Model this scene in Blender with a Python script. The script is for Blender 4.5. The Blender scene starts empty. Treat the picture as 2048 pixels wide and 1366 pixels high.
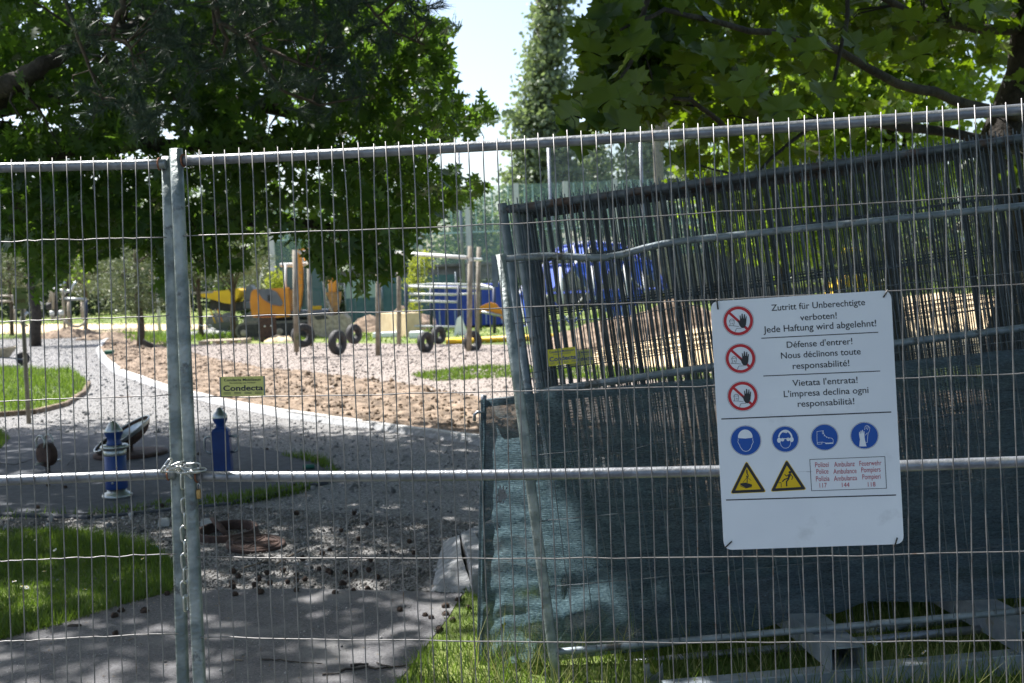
import bpy, math, random
import numpy as np
from mathutils import Matrix, Vector
from mathutils.geometry import tessellate_polygon
RNG = np.random.default_rng(7)
random.seed(7)
PI = math.pi
S = bpy.context.scene
COL = S.collection

# ------------------------------------------------------------------ camera
F = 2276.0
CAM = np.array([0.0, 0.0, 1.57])
_n = np.array([-.042, 1, 119.5 / F]); _n /= np.linalg.norm(_n)
_f = np.array([0, 0, -1.0]); _f = _f - _n * (_f @ _n); _f /= np.linalg.norm(_f)
_r = np.cross(_f, _n)
R = np.array([_r, _f, _n])                       # world = R @ camera
cd = bpy.data.cameras.new('camera'); camera = bpy.data.objects.new('camera', cd)
COL.objects.link(camera); S.camera = camera
cd.sensor_width = 36; cd.lens = F / 2048 * 36; cd.clip_start = .05; cd.clip_end = 1500
camera.matrix_world = Matrix.Translation(CAM) @ Matrix(R.tolist()).to_4x4()
cd.dof.use_dof = True; cd.dof.focus_distance = 3.5; cd.dof.aperture_fstop = 6.0

# ------------------------------------------------------------------ light
SUN_AZ, SUN_EL = math.radians(-53), math.radians(58)      # azimuth from +Y towards +X
TOSUN = np.array([math.sin(SUN_AZ) * math.cos(SUN_EL), math.cos(SUN_AZ) * math.cos(SUN_EL), math.sin(SUN_EL)])
w = bpy.data.worlds.new('World'); S.world = w; w.use_nodes = True
nt = w.node_tree
sky = nt.nodes.new('ShaderNodeTexSky'); sky.sky_type = 'NISHITA'; sky.sun_disc = False
sky.sun_elevation = SUN_EL; sky.sun_rotation = SUN_AZ % (2 * PI); sky.dust_density = 2.4; sky.air_density = 1.0
nt.links.new(sky.outputs[0], nt.nodes['Background'].inputs[0]); nt.nodes['Background'].inputs[1].default_value = .108
sl = bpy.data.lights.new('sun', 'SUN'); sl.energy = 5.0; sl.angle = math.radians(.53); sl.color = (1, .97, .93)
sun = bpy.data.objects.new('sun', sl); COL.objects.link(sun)
sun.rotation_euler = Vector(TOSUN).to_track_quat('Z', 'Y').to_euler()
S.view_settings.view_transform = 'Standard'; S.view_settings.look = 'None'
S.view_settings.exposure = 1.32; S.view_settings.gamma = 1; S.view_settings.use_curve_mapping = False
S.render.engine = 'CYCLES'
S.cycles.max_bounces = 8; S.cycles.transparent_max_bounces = 24; S.cycles.transmission_bounces = 4
S.cycles.use_denoising = True

# ------------------------------------------------------------------ geometry helpers
def ray(px, py):
    d = R @ np.array([px - 1024, 683 - py, -F]); return d / d[1]
def hz(px): return 606.5 - .042 * px
def TH(y):
    return .03 * min(max(y - 50, 0), 45)
def at(px, py, Y):
    return Vector(CAM + ray(px, py) * Y)
def G(px, py, dz=0.0):
    d = ray(px, py); Y = 20.0
    for _ in range(40):
        Y2 = (TH(Y) + dz - 1.57) / min(d[2], -1e-3)
        Y = .5 * Y + .5 * min(Y2, 140)
    p = CAM + d * Y; return Vector((p[0], p[1], TH(Y) + dz))

def camdir(dx, dy):
    """unit world vector of an image direction (dx right, dy down)"""
    v = R @ np.array([dx, -dy, 0.0]); return Vector(v / np.linalg.norm(v))

class MB:
    def __init__(s): s.v = []; s.f = []; s.m = []; s.sm = []
    def add(s, vs, fs, mi=0, smooth=False):
        o = len(s.v); s.v += [tuple(x) for x in vs]
        for f in fs: s.f.append(tuple(i + o for i in f)); s.m.append(mi); s.sm.append(smooth)
        return s
    def box(s, c, d, M=None, mi=0, b=0.0, taper=1.0):
        x, y, z = d[0] / 2, d[1] / 2, d[2] / 2
        if b <= 0:
            vs = [(-x, -y, -z), (x, -y, -z), (x, y, -z), (-x, y, -z), (-x * taper, -y * taper, z), (x * taper, -y * taper, z), (x * taper, y * taper, z), (-x * taper, y * taper, z)]
            fs = [(0, 3, 2, 1), (4, 5, 6, 7), (0, 1, 5, 4), (1, 2, 6, 5), (2, 3, 7, 6), (3, 0, 4, 7)]
        else:
            vs = []
            for zz, k in ((-z, 0), (-z + b, 1), (z - b, 1), (z, 0)):
                t = 1 if zz < 0 else taper
                i = b * (1 - k)
                for sx, sy in ((-1, -1), (1, -1), (1, 1), (-1, 1)):
                    vs.append((sx * (x * t - i), sy * (y * t - i), zz))
            fs = [(3, 2, 1, 0), (12, 13, 14, 15)]
            for l in range(3):
                for k in range(4):
                    a = l * 4 + k; bb = l * 4 + (k + 1) % 4; fs.append((a, bb, bb + 4, a + 4))
        if M is not None: vs = [M @ Vector(q) for q in vs]
        c = Vector(c); return s.add([Vector(q) + c for q in vs], fs, mi)
    def tube(s, pts, r, n=8, cap=True, mi=0, smooth=True, closed=False):
        pts = [Vector(p) for p in pts]; rs = r if isinstance(r, (list, tuple)) else [r] * len(pts)
        o = len(s.v); m = len(pts); up = None; vs = []
        for i, p in enumerate(pts):
            a = pts[i - 1] if (i > 0 or closed) else p; b = pts[(i + 1) % m] if (i < m - 1 or closed) else p
            t = (b - a).normalized() if (b - a).length > 1e-9 else Vector((0, 0, 1))
            if up is None: up = Vector((0, 1, 0)) if abs(t.y) < .8 else Vector((1, 0, 0))
            u = (up - t * up.dot(t)).normalized(); w_ = t.cross(u); up = u
            for k in range(n):
                an = 2 * PI * k / n; vs.append(p + (u * math.cos(an) + w_ * math.sin(an)) * rs[i])
        fs = []
        for i in range(m if closed else m - 1):
            j = (i + 1) % m
            for k in range(n): fs.append((i * n + k, i * n + (k + 1) % n, j * n + (k + 1) % n, j * n + k))
        s.add(vs, fs, mi, smooth)
        if cap and not closed:
            for base, rev in ((0, True), ((m - 1) * n, False)):
                idx = [o + base + k for k in range(n)]
                s.f.append(tuple(reversed(idx)) if rev else tuple(idx)); s.m.append(mi); s.sm.append(False)
        return s
    def lathe(s, prof, n=20, c=(0, 0, 0), M=None, mi=0, smooth=True):
        vs = []; c = Vector(c)
        for r, z in prof:
            for k in range(n):
                q = Vector((r * math.cos(2 * PI * k / n), r * math.sin(2 * PI * k / n), z))
                if M is not None: q = M @ q
                vs.append(q + c)
        fs = []
        for i in range(len(prof) - 1):
            for k in range(n): fs.append((i * n + k, i * n + (k + 1) % n, (i + 1) * n + (k + 1) % n, (i + 1) * n + k))
        return s.add(vs, fs, mi, smooth)
    def prism(s, outline, y0, y1, mi=0):
        """outline in (x,z), extruded from y0 to y1"""
        n = len(outline); vs = [(x, y0, z) for x, z in outline] + [(x, y1, z) for x, z in outline]
        tri = tessellate_polygon([[Vector((x, z, 0)) for x, z in outline]])
        fs = [tuple(t) for t in tri] + [tuple(i + n for i in reversed(t)) for t in tri]
        fs += [(i, (i + 1) % n, (i + 1) % n + n, i + n) for i in range(n)]
        return s.add(vs, fs, mi)
    def build(s, name, mat, parent=None, **kw):
        me = bpy.data.meshes.new(name); me.from_pydata(s.v, [], s.f)
        for mt in (mat if isinstance(mat, (list, tuple)) else [mat]): me.materials.append(mt)
        me.polygons.foreach_set('material_index', s.m); me.polygons.foreach_set('use_smooth', s.sm)
        me.update()
        return link(name, me, parent, **kw)

def link(name, me, parent=None, **kw):
    o = bpy.data.objects.new(name, me); COL.objects.link(o)
    if parent is not None: o.parent = parent
    for k, v in kw.items(): o[k] = v
    return o
def thing(name, label, cat, M=None, loc=None, rz=0, group=None):
    o = bpy.data.objects.new(name, None); COL.objects.link(o); o.empty_display_size = .1
    if M is not None: o.matrix_world = M
    elif loc is not None: o.location = loc; o.rotation_euler = (0, 0, rz)
    return tag(o, label, cat, group)
def tag(o, label, cat, group=None):
    o['label'] = label; o['category'] = cat
    if group: o['group'] = group
    return o
def struct(o): o['kind'] = 'structure'; return o
def stuff(o): o['kind'] = 'stuff'; return o
def copy_tree(o, M=None, label=None, top=True, parent=None):
    c = o.copy(); COL.objects.link(c)
    if parent is not None: c.parent = parent
    if M is not None: c.matrix_world = M
    if label: c['label'] = label
    for ch in list(o.children): copy_tree(ch, parent=c)
    return c
def frame(o, x, z):
    """matrix with origin o, x axis, z axis"""
    x = Vector(x).normalized(); z = Vector(z); z = (z - x * z.dot(x)).normalized(); y = z.cross(x)
    M = Matrix((x, y, z)).transposed().to_4x4(); M.translation = o; return M
def local(M, p): return M.inverted() @ Vector(p)

# batches of small pieces
def batch(name, tv, tf, pos, rot, scl, mat, parent=None, smooth=False, **kw):
    tv = np.asarray(tv, float); tf = np.asarray(tf, int); N = len(pos); n = len(tv)
    V = np.einsum('nij,nkj->nki', rot, tv[None] * np.asarray(scl).reshape(N, 1, -1)) + pos[:, None, :]
    Fc = (tf[None] + (np.arange(N) * n)[:, None, None]).reshape(-1, 3)
    me = bpy.data.meshes.new(name); me.vertices.add(N * n); me.vertices.foreach_set('co', V.reshape(-1).astype(np.float32))
    me.loops.add(len(Fc) * 3); me.loops.foreach_set('vertex_index', Fc.reshape(-1).astype(np.int32))
    me.polygons.add(len(Fc)); me.polygons.foreach_set('loop_start', np.arange(len(Fc), dtype=np.int32) * 3)
    me.polygons.foreach_set('loop_total', np.full(len(Fc), 3, np.int32))
    if smooth: me.polygons.foreach_set('use_smooth', np.ones(len(Fc), bool))
    at_ = me.attributes.new('rnd', 'FLOAT', 'POINT'); at_.data.foreach_set('value', np.repeat(RNG.random(N), n).astype(np.float32))
    me.update(calc_edges=True); me.materials.append(mat)
    return link(name, me, parent, **kw)
def rots(N, tilt=1.0, spin=True):
    """random orientations; tilt 1 = any, small = near upright z"""
    z = RNG.normal(size=(N, 3)) * tilt; z[:, 2] += (1.0 if tilt < 1 else 0.35); z /= np.linalg.norm(z, axis=1)[:, None]
    a = RNG.normal(size=(N, 3)); x = np.cross(a, z); x /= np.linalg.norm(x, axis=1)[:, None]; y = np.cross(z, x)
    return np.stack([x, y, z], 2)
def inpoly(P, poly):
    x, y = P[:, 0], P[:, 1]; r = np.zeros(len(P), bool); n = len(poly)
    for i in range(n):
        x0, y0 = poly[i][:2]; x1, y1 = poly[(i + 1) % n][:2]
        if y0 == y1: continue
        c = ((y0 > y) != (y1 > y)) & (x < (x1 - x0) * (y - y0) / (y1 - y0) + x0); r ^= c
    return r
def sample(poly, N):
    a = np.array([p[:2] for p in poly]); lo, hi = a.min(0), a.max(0)
    P = RNG.uniform(lo, hi, (N * 4, 2)); P = P[inpoly(P, poly)]; return P[:N]

# ------------------------------------------------------------------ materials
def mat(name, col, rough=.7, metal=0.0, col2=None, scale=8.0, detail=6, bump=0.0, bscale=40.0, spec=.5, coat=0, contrast=(.35, .65), wear=None, wscale=3.0, wlo=.55, wcon=.08, obj=True, col3=None):
    m = bpy.data.materials.new(name); m.use_nodes = True; t = m.node_tree; N = t.nodes; L = t.links
    b = N['Principled BSDF']; b.inputs['Roughness'].default_value = rough; b.inputs['Metallic'].default_value = metal
    b.inputs['Specular IOR Level'].default_value = spec; b.inputs['Coat Weight'].default_value = coat
    b.inputs['Base Color'].default_value = (*col, 1)
    tc = N.new('ShaderNodeTexCoord'); co = tc.outputs['Object']
    out = None
    if col2 is not None:
        no = N.new('ShaderNodeTexNoise'); no.inputs['Scale'].default_value = scale; no.inputs['Detail'].default_value = detail; L.new(co, no.inputs['Vector'])
        cr = N.new('ShaderNodeValToRGB'); e = cr.color_ramp.elements; e[0].position, e[1].position = contrast
        e[0].color = (*col, 1); e[1].color = (*col2, 1); L.new(no.outputs['Fac'], cr.inputs['Fac']); out = cr.outputs['Color']
        if col3 is not None:
            x = cr.color_ramp.elements.new((contrast[0] + contrast[1]) / 2); x.color = (*col3, 1)
    if wear is not None:
        no = N.new('ShaderNodeTexNoise'); no.inputs['Scale'].default_value = wscale; no.inputs['Detail'].default_value = 8; no.inputs['Roughness'].default_value = .65; L.new(co, no.inputs['Vector'])
        mr = N.new('ShaderNodeMapRange'); mr.inputs[1].default_value = wlo; mr.inputs[2].default_value = wlo + wcon; L.new(no.outputs['Fac'], mr.inputs[0])
        mx = N.new('ShaderNodeMix'); mx.data_type = 'RGBA'; L.new(mr.outputs[0], mx.inputs[0])
        if out: L.new(out, mx.inputs[6])
        else: mx.inputs[6].default_value = (*col, 1)
        mx.inputs[7].default_value = (*wear, 1); out = mx.outputs[2]
    if out: L.new(out, b.inputs['Base Color'])
    if bump:
        no = N.new('ShaderNodeTexNoise'); no.inputs['Scale'].default_value = bscale; no.inputs['Detail'].default_value = 5; L.new(co, no.inputs['Vector'])
        bp = N.new('ShaderNodeBump'); bp.inputs['Strength'].default_value = min(bump, 1); bp.inputs['Distance'].default_value = .02 if bump <= 1 else .02 * bump
        L.new(no.outputs['Fac'], bp.inputs['Height']); L.new(bp.outputs[0], b.inputs['Normal'])
    return m
def leafmat(name, c1, c2, tr, trans=.45, rough=.45):
    m = bpy.data.materials.new(name); m.use_nodes = True; t = m.node_tree; N = t.nodes; L = t.links
    b = N['Principled BSDF']; b.inputs['Roughness'].default_value = rough; b.inputs['Specular IOR Level'].default_value = .35
    a = N.new('ShaderNodeAttribute'); a.attribute_name = 'rnd'
    no = N.new('ShaderNodeTexNoise'); no.inputs['Scale'].default_value = 1.3; tc = N.new('ShaderNodeTexCoord'); L.new(tc.outputs['Object'], no.inputs['Vector'])
    ad = N.new('ShaderNodeMath'); ad.operation = 'ADD'; L.new(a.outputs['Fac'], ad.inputs[0]); L.new(no.outputs['Fac'], ad.inputs[1])
    mu = N.new('ShaderNodeMath'); mu.operation = 'MULTIPLY'; mu.inputs[1].default_value = .55; L.new(ad.outputs[0], mu.inputs[0])
    mx = N.new('ShaderNodeMix'); mx.data_type = 'RGBA'; mx.inputs[6].default_value = (*c1, 1); mx.inputs[7].default_value = (*c2, 1); L.new(mu.outputs[0], mx.inputs[0])
    L.new(mx.outputs[2], b.inputs['Base Color'])
    tl = N.new('ShaderNodeBsdfTranslucent'); tl.inputs[0].default_value = (*tr, 1)
    ms = N.new('ShaderNodeMixShader'); ms.inputs[0].default_value = trans; L.new(b.outputs[0], ms.inputs[1]); L.new(tl.outputs[0], ms.inputs[2])
    L.new(ms.outputs[0], N['Material Output'].inputs[0]); return m

M = {}
M['galv'] = mat('galvanised_steel', (.17, .18, .20), .42, .6, (.28, .295, .32), 22, 8, .12, 90, wear=(.20, .21, .20), wscale=9, wlo=.60, wcon=.1)
M['galv_dull'] = mat('dull_galvanised_steel', (.12, .15, .17), .55, .35, (.23, .265, .29), 14, 8, .15, 80, wear=(.06, .06, .055), wscale=7, wlo=.56)
M['post'] = mat('weathered_zinc', (.15, .18, .18), .48, .45, (.30, .33, .32), 13, 9, .25, 60, contrast=(.42, .6), wear=(.11, .12, .12), wscale=17, wlo=.58)
M['wire'] = mat('zinc_wire', (.155, .15, .15), .45, .45, (.25, .24, .235), 30, 4, wear=(.14, .10, .08), wscale=14, wlo=.6)
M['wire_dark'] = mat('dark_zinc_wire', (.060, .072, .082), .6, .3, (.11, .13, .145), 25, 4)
M['rust'] = mat('rust', (.16, .06, .03), .9, 0, (.30, .13, .07), 60, 6, .3, 200)
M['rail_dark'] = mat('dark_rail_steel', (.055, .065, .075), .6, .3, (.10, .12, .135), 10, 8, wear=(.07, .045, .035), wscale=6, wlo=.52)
M['beam'] = mat('pale_zinc_beam', (.17, .20, .23), .5, .3, (.28, .315, .35), 12, 8, .1, 60, wear=(.20, .19, .17), wscale=6, wlo=.6)
M['chain'] = mat('bright_zinc_chain', (.45, .46, .45), .32, .8, (.6, .6, .58), 40)
M['brass'] = mat('brass', (.35, .22, .08), .45, .7, (.5, .34, .13), 50)
M['white'] = mat('white_sign_face', (.73, .75, .78), .4, 0, (.80, .82, .84), 3, 8, .04, 12, wear=(.64, .655, .67), wscale=7, wlo=.60, wcon=.14)
M['ink'] = mat('black_print', (.018, .018, .02), .5)
M['red'] = mat('red_print', (.50, .012, .02), .5)
M['redtxt'] = mat('dark_red_print', (.42, .02, .04), .5)
M['blue'] = mat('blue_print', (.002, .075, .36), .45)
M['signyel'] = mat('yellow_print', (.72, .47, .0), .45)
M['cyel'] = mat('faded_yellow_plate', (.56, .54, .14), .55, 0, (.62, .59, .18), 20)
M['cyel2'] = mat('bright_yellow_plate', (.62, .55, .03), .55, 0, (.66, .58, .06), 20)
M['cink'] = mat('dark_blue_print', (.01, .012, .03), .5)
M['cblue'] = mat('blue_lettering', (.01, .03, .22), .5)
M['tie'] = mat('black_plastic', (.015, .015, .015), .45)
M['bark'] = mat('dark_bark', (.022, .018, .015), .9, 0, (.06, .05, .04), 12, 8, .9, 30)
M['bark_maple'] = mat('maple_bark', (.014, .012, .011), .95, 0, (.045, .038, .032), 9, 8, 1.0, 22, wear=(.05, .06, .03), wscale=4, wlo=.58)
M['pinebark'] = mat('pine_bark', (.05, .036, .026), .9, 0, (.11, .08, .058), 15, 7, .8, 30)
M['paletrunk'] = mat('grey_brown_bark', (.12, .10, .08), .9, 0, (.22, .19, .15), 14, 7, .6, 30)
M['oakleaf'] = leafmat('oak_leaf', (.014, .040, .014), (.045, .092, .026), (.16, .30, .025), .42)
M['mapleleaf'] = leafmat('maple_leaf', (.007, .022, .009), (.026, .056, .013), (.24, .38, .010), .33)
M['brightleaf'] = leafmat('sunlit_leaf', (.05, .10, .015), (.10, .16, .03), (.30, .45, .03), .5)
M['needle'] = leafmat('pine_needle', (.022, .046, .034), (.055, .085, .066), (.07, .11, .05), .2)
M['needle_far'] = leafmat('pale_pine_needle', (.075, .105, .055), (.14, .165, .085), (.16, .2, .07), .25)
M['poplar'] = leafmat('poplar_leaf', (.13, .175, .11), (.26, .30, .20), (.22, .30, .09), .35)  # distance haze is put into this pale grey-green leaf colour
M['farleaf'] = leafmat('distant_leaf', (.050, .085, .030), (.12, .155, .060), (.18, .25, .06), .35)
M['hedge'] = leafmat('hedge_leaf', (.020, .038, .020), (.045, .065, .035), (.05, .09, .02), .25)
M['yellowleaf'] = leafmat('young_yellow_leaf', (.20, .24, .03), (.34, .36, .05), (.40, .45, .04), .4)
M['grass'] = leafmat('grass_blade', (.026, .058, .012), (.085, .130, .028), (.16, .26, .025), .4, .6)
M['grassdry'] = leafmat('seed_stalk', (.17, .19, .06), (.30, .29, .13), (.3, .3, .1), .3, .6)
M['lawn'] = mat('lawn_turf', (.09, .125, .022), .95, 0, (.19, .21, .055), .8, 8, .6, 25, col3=(.11, .15, .03))
M['asphalt'] = mat('asphalt', (.070, .069, .074), .92, 0, (.14, .138, .145), 110, 6, .45, 350, wear=(.21, .205, .20), wscale=1.7, wlo=.50, wcon=.25)
M['gravel'] = mat('gravel_bed', (.075, .073, .072), .95, 0, (.34, .33, .318), 60, 8, 1.0, 90, wear=(.16, .15, .14), wscale=1.6, wlo=.5, wcon=.25)
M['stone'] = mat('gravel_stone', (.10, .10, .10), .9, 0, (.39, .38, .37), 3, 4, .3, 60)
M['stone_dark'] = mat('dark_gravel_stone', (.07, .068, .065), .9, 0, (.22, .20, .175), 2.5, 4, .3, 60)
M['chips'] = mat('pinkish_play_gravel', (.145, .12, .10), .95, 0, (.34, .29, .255), 25, 8, .9, 60)
M['soil'] = mat('dry_soil', (.085, .060, .040), .98, 0, (.29, .215, .155), 6, 12, 1.0, 40, col3=(.185, .135, .092))
M['sand'] = mat('yellow_sand', (.50, .38, .23), .95, 0, (.62, .49, .31), 3, 8, .3, 30)
M['pad'] = mat('grey_rubber_pad', (.040, .045, .053), .92, 0, (.068, .074, .085), 14, 8, .25, 200, wear=(.11, .108, .105), wscale=3, wlo=.6, wcon=.12)
M['kerb'] = mat('pale_concrete_kerb', (.33, .32, .30), .9, 0, (.46, .45, .43), 12, 8, .4, 90)
M['mortar'] = mat('fresh_mortar', (.20, .205, .21), .95, 0, (.33, .335, .34), 18, 8, .8, 60)
M['conc'] = mat('old_concrete_wall', (.17, .15, .12), .9, 0, (.30, .27, .22), 3, 8, .4, 20, wear=(.10, .09, .08), wscale=.8, wlo=.5, wcon=.2)
M['pillar_blue'] = mat('blue_paint', (.003, .030, .15), .48, 0, (.006, .045, .20), 8, 5, .05, 60, wear=(.03, .05, .10), wscale=9, wlo=.6)
M['inox'] = mat('brushed_stainless', (.30, .32, .32), .36, .85, (.44, .46, .45), 18, 6, .05, 120)
M['rustiron'] = mat('rusty_iron', (.038, .022, .018), .85, .1, (.085, .048, .036), 14, 8, .4, 80)
M['orange'] = mat('orange_machine_paint', (.66, .26, .02), .5, 0, (.56, .21, .015), 3, 7, wear=(.30, .18, .09), wscale=5, wlo=.62)
M['yellow'] = mat('yellow_machine_paint', (.78, .48, .01), .5, 0, (.68, .40, .01), 3, 7, wear=(.32, .24, .13), wscale=4, wlo=.6)
M['machgrey'] = mat('grey_machine_paint', (.10, .11, .125), .5, 0, (.14, .15, .17), 4)
M['dark'] = mat('dark_rubber_and_steel', (.022, .022, .024), .75, 0, (.05, .048, .045), 12, 7, .3, 40)
M['track'] = mat('dusty_rubber_track', (.10, .095, .08), .9, 0, (.20, .19, .16), 20, 7, .6, 50)
M['dirtysteel'] = mat('muddy_bucket_steel', (.25, .215, .165), .8, .1, (.42, .37, .29), 9, 8, .3, 40)
M['glass'] = mat('tinted_cab_glass', (.05, .12, .14), .12, 0, spec=.8)
M['cream'] = mat('pale_grey_paint', (.55, .55, .52), .5, 0, (.62, .62, .6), 6)
M['wood'] = mat('weathered_round_timber', (.17, .145, .11), .85, 0, (.28, .25, .20), 7, 9, .5, 30, wear=(.10, .12, .06), wscale=3, wlo=.6)
M['palletwood'] = mat('pale_pallet_wood', (.42, .34, .24), .85, 0, (.55, .46, .35), 10, 8, .3, 30)
M['dblue'] = mat('dark_blue_post', (.02, .028, .06), .5, 0, (.03, .04, .08), 5)
M['royal'] = mat('royal_blue_panel', (.012, .040, .28), .6, 0, (.02, .06, .36), 3, 6)
M['teal'] = mat('teal_screen_fabric', (.045, .10, .11), .85, 0, (.075, .14, .145), 4, 7)
M['palescreen'] = mat('pale_green_screen', (.24, .32, .28), .85, 0, (.32, .40, .35), 2, 6)
M['whitefab'] = mat('white_fabric', (.78, .80, .84), .8, 0, (.85, .86, .88), 5)
M['bark_stick'] = mat('dry_twig', (.13, .10, .075), .9, 0, (.25, .20, .15), 30)
M['cone'] = mat('pine_cone', (.025, .016, .012), .9, 0, (.07, .042, .028), 60)
M['green_can'] = mat('green_plastic', (.02, .13, .09), .5)
M['bluebag'] = mat('blue_plastic_scrap', (.03, .16, .33), .5)
M['redpaint'] = mat('red_paint', (.55, .05, .02), .5)
M['daisy'] = mat('daisy_petal', (.75, .75, .72), .7)

def glassy(name, col, alpha):
    m = bpy.data.materials.new(name); m.use_nodes = True; t = m.node_tree; N = t.nodes; L = t.links
    b = N['Principled BSDF']; b.inputs['Base Color'].default_value = (*col, 1); b.inputs['Roughness'].default_value = .35
    tr = N.new('ShaderNodeBsdfTransparent'); ms = N.new('ShaderNodeMixShader'); ms.inputs[0].default_value = 1 - alpha
    L.new(b.outputs[0], ms.inputs[1]); L.new(tr.outputs[0], ms.inputs[2]); L.new(ms.outputs[0], N['Material Output'].inputs[0]); return m
M['pane'] = glassy('greenish_barrier_glass', (.30, .46, .42), .18)
M['courtnet'] = glassy('fine_court_netting', (.22, .25, .25), .12)
M['bluenet'] = glassy('blue_rope_net', (.03, .10, .50), .85)
def netmat():
    m = bpy.data.materials.new('woven_shade_net'); m.use_nodes = True; t = m.node_tree; N = t.nodes; L = t.links
    b = N['Principled BSDF']; b.inputs['Roughness'].default_value = .33; b.inputs['Specular IOR Level'].default_value = .9; b.inputs['Sheen Weight'].default_value = .15; b.inputs['Sheen Roughness'].default_value = .35; b.inputs['Sheen Tint'].default_value = (.7, .9, .92, 1)
    tc = N.new('ShaderNodeTexCoord'); mp = N.new('ShaderNodeMapping'); mp.inputs['Scale'].default_value = (1, 1, 3.2); L.new(tc.outputs['Object'], mp.inputs['Vector'])
    n1 = N.new('ShaderNodeTexNoise'); n1.inputs['Scale'].default_value = 9; n1.inputs['Detail'].default_value = 8; n1.inputs['Roughness'].default_value = .7; L.new(mp.outputs[0], n1.inputs['Vector'])
    cr = N.new('ShaderNodeValToRGB'); e = cr.color_ramp.elements; e[0].position, e[1].position = .35, .68
    e[0].color = (.003, .019, .038, 1); e[1].color = (.012, .048, .078, 1); L.new(n1.outputs['Fac'], cr.inputs['Fac']); g1 = N.new('ShaderNodeTexNoise'); g1.inputs['Scale'].default_value = 150; g1.inputs['Detail'].default_value = 3
    mp2 = N.new('ShaderNodeMapping'); mp2.inputs['Scale'].default_value = (.55, 1, 1.5); mp2.inputs['Rotation'].default_value = (0, .12, 0); L.new(tc.outputs['Object'], mp2.inputs['Vector']); L.new(mp2.outputs[0], g1.inputs['Vector'])
    g2 = N.new('ShaderNodeTexNoise'); g2.inputs['Scale'].default_value = 16; g2.inputs['Detail'].default_value = 6; g2.inputs['Roughness'].default_value = .7; g2.inputs['Distortion'].default_value = .6
    mp3 = N.new('ShaderNodeMapping'); mp3.inputs['Scale'].default_value = (.28, 1, 2.2); mp3.inputs['Rotation'].default_value = (0, .30, 0); L.new(tc.outputs['Object'], mp3.inputs['Vector']); L.new(mp3.outputs[0], g2.inputs['Vector'])
    gm = N.new('ShaderNodeMath'); gm.operation = 'MULTIPLY'; L.new(g1.outputs['Fac'], gm.inputs[0]); L.new(g2.outputs['Fac'], gm.inputs[1])
    gr = N.new('ShaderNodeMapRange'); gr.inputs[1].default_value = .12; gr.inputs[2].default_value = .40; L.new(gm.outputs[0], gr.inputs[0])
    gc = N.new('ShaderNodeMix'); gc.data_type = 'RGBA'; gc.inputs[6].default_value = (.008, .035, .055, 1); gc.inputs[7].default_value = (.30, .46, .53, 1); L.new(gr.outputs[0], gc.inputs[0])
    L.new(cr.outputs[0], b.inputs['Base Color'])
    # weave: fine horizontal ribs and knitted threads
    wv = N.new('ShaderNodeTexWave'); wv.wave_type = 'BANDS'; wv.bands_direction = 'Z'; wv.inputs['Scale'].default_value = 42; wv.inputs['Distortion'].default_value = 1.5; wv.inputs['Detail'].default_value = 2
    L.new(tc.outputs['Object'], wv.inputs['Vector'])
    n2 = N.new('ShaderNodeTexNoise'); n2.inputs['Scale'].default_value = 420; n2.inputs['Detail'].default_value = 2; L.new(tc.outputs['Object'], n2.inputs['Vector'])
    n3 = N.new('ShaderNodeTexNoise'); n3.inputs['Scale'].default_value = 5; n3.inputs['Detail'].default_value = 5; L.new(tc.outputs['Object'], n3.inputs['Vector'])
    ad = N.new('ShaderNodeMath'); ad.operation = 'MULTIPLY_ADD'; L.new(wv.outputs['Fac'], ad.inputs[0]); ad.inputs[1].default_value = .25; L.new(n2.outputs['Fac'], ad.inputs[2])
    bp = N.new('ShaderNodeBump'); bp.inputs['Strength'].default_value = .8; bp.inputs['Distance'].default_value = .004; L.new(ad.outputs[0], bp.inputs['Height']); L.new(bp.outputs[0], b.inputs['Normal'])
    tl = N.new('ShaderNodeBsdfTranslucent'); L.new(gc.outputs[2], tl.inputs[0]); L.new(bp.outputs[0], tl.inputs['Normal'])
    ms = N.new('ShaderNodeMixShader'); ms.inputs[0].default_value = .38; L.new(b.outputs[0], ms.inputs[1]); L.new(tl.outputs[0], ms.inputs[2])
    tr = N.new('ShaderNodeBsdfTransparent'); m2 = N.new('ShaderNodeMixShader')
    # openness: threads give 5 to 45 percent see-through
    a2 = N.new('ShaderNodeMath'); a2.operation = 'ADD'; L.new(n2.outputs['Fac'], a2.inputs[0]); L.new(n3.outputs['Fac'], a2.inputs[1])
    mr = N.new('ShaderNodeMapRange'); mr.inputs[1].default_value = .78; mr.inputs[2].default_value = 1.2; mr.inputs[3].default_value = .04; mr.inputs[4].default_value = .28
    L.new(a2.outputs[0], mr.inputs[0]); L.new(mr.outputs[0], m2.inputs[0]); L.new(ms.outputs[0], m2.inputs[1]); L.new(tr.outputs[0], m2.inputs[2])
    L.new(m2.outputs[0], N['Material Output'].inputs[0]); return m
M['net'] = netmat()
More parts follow.
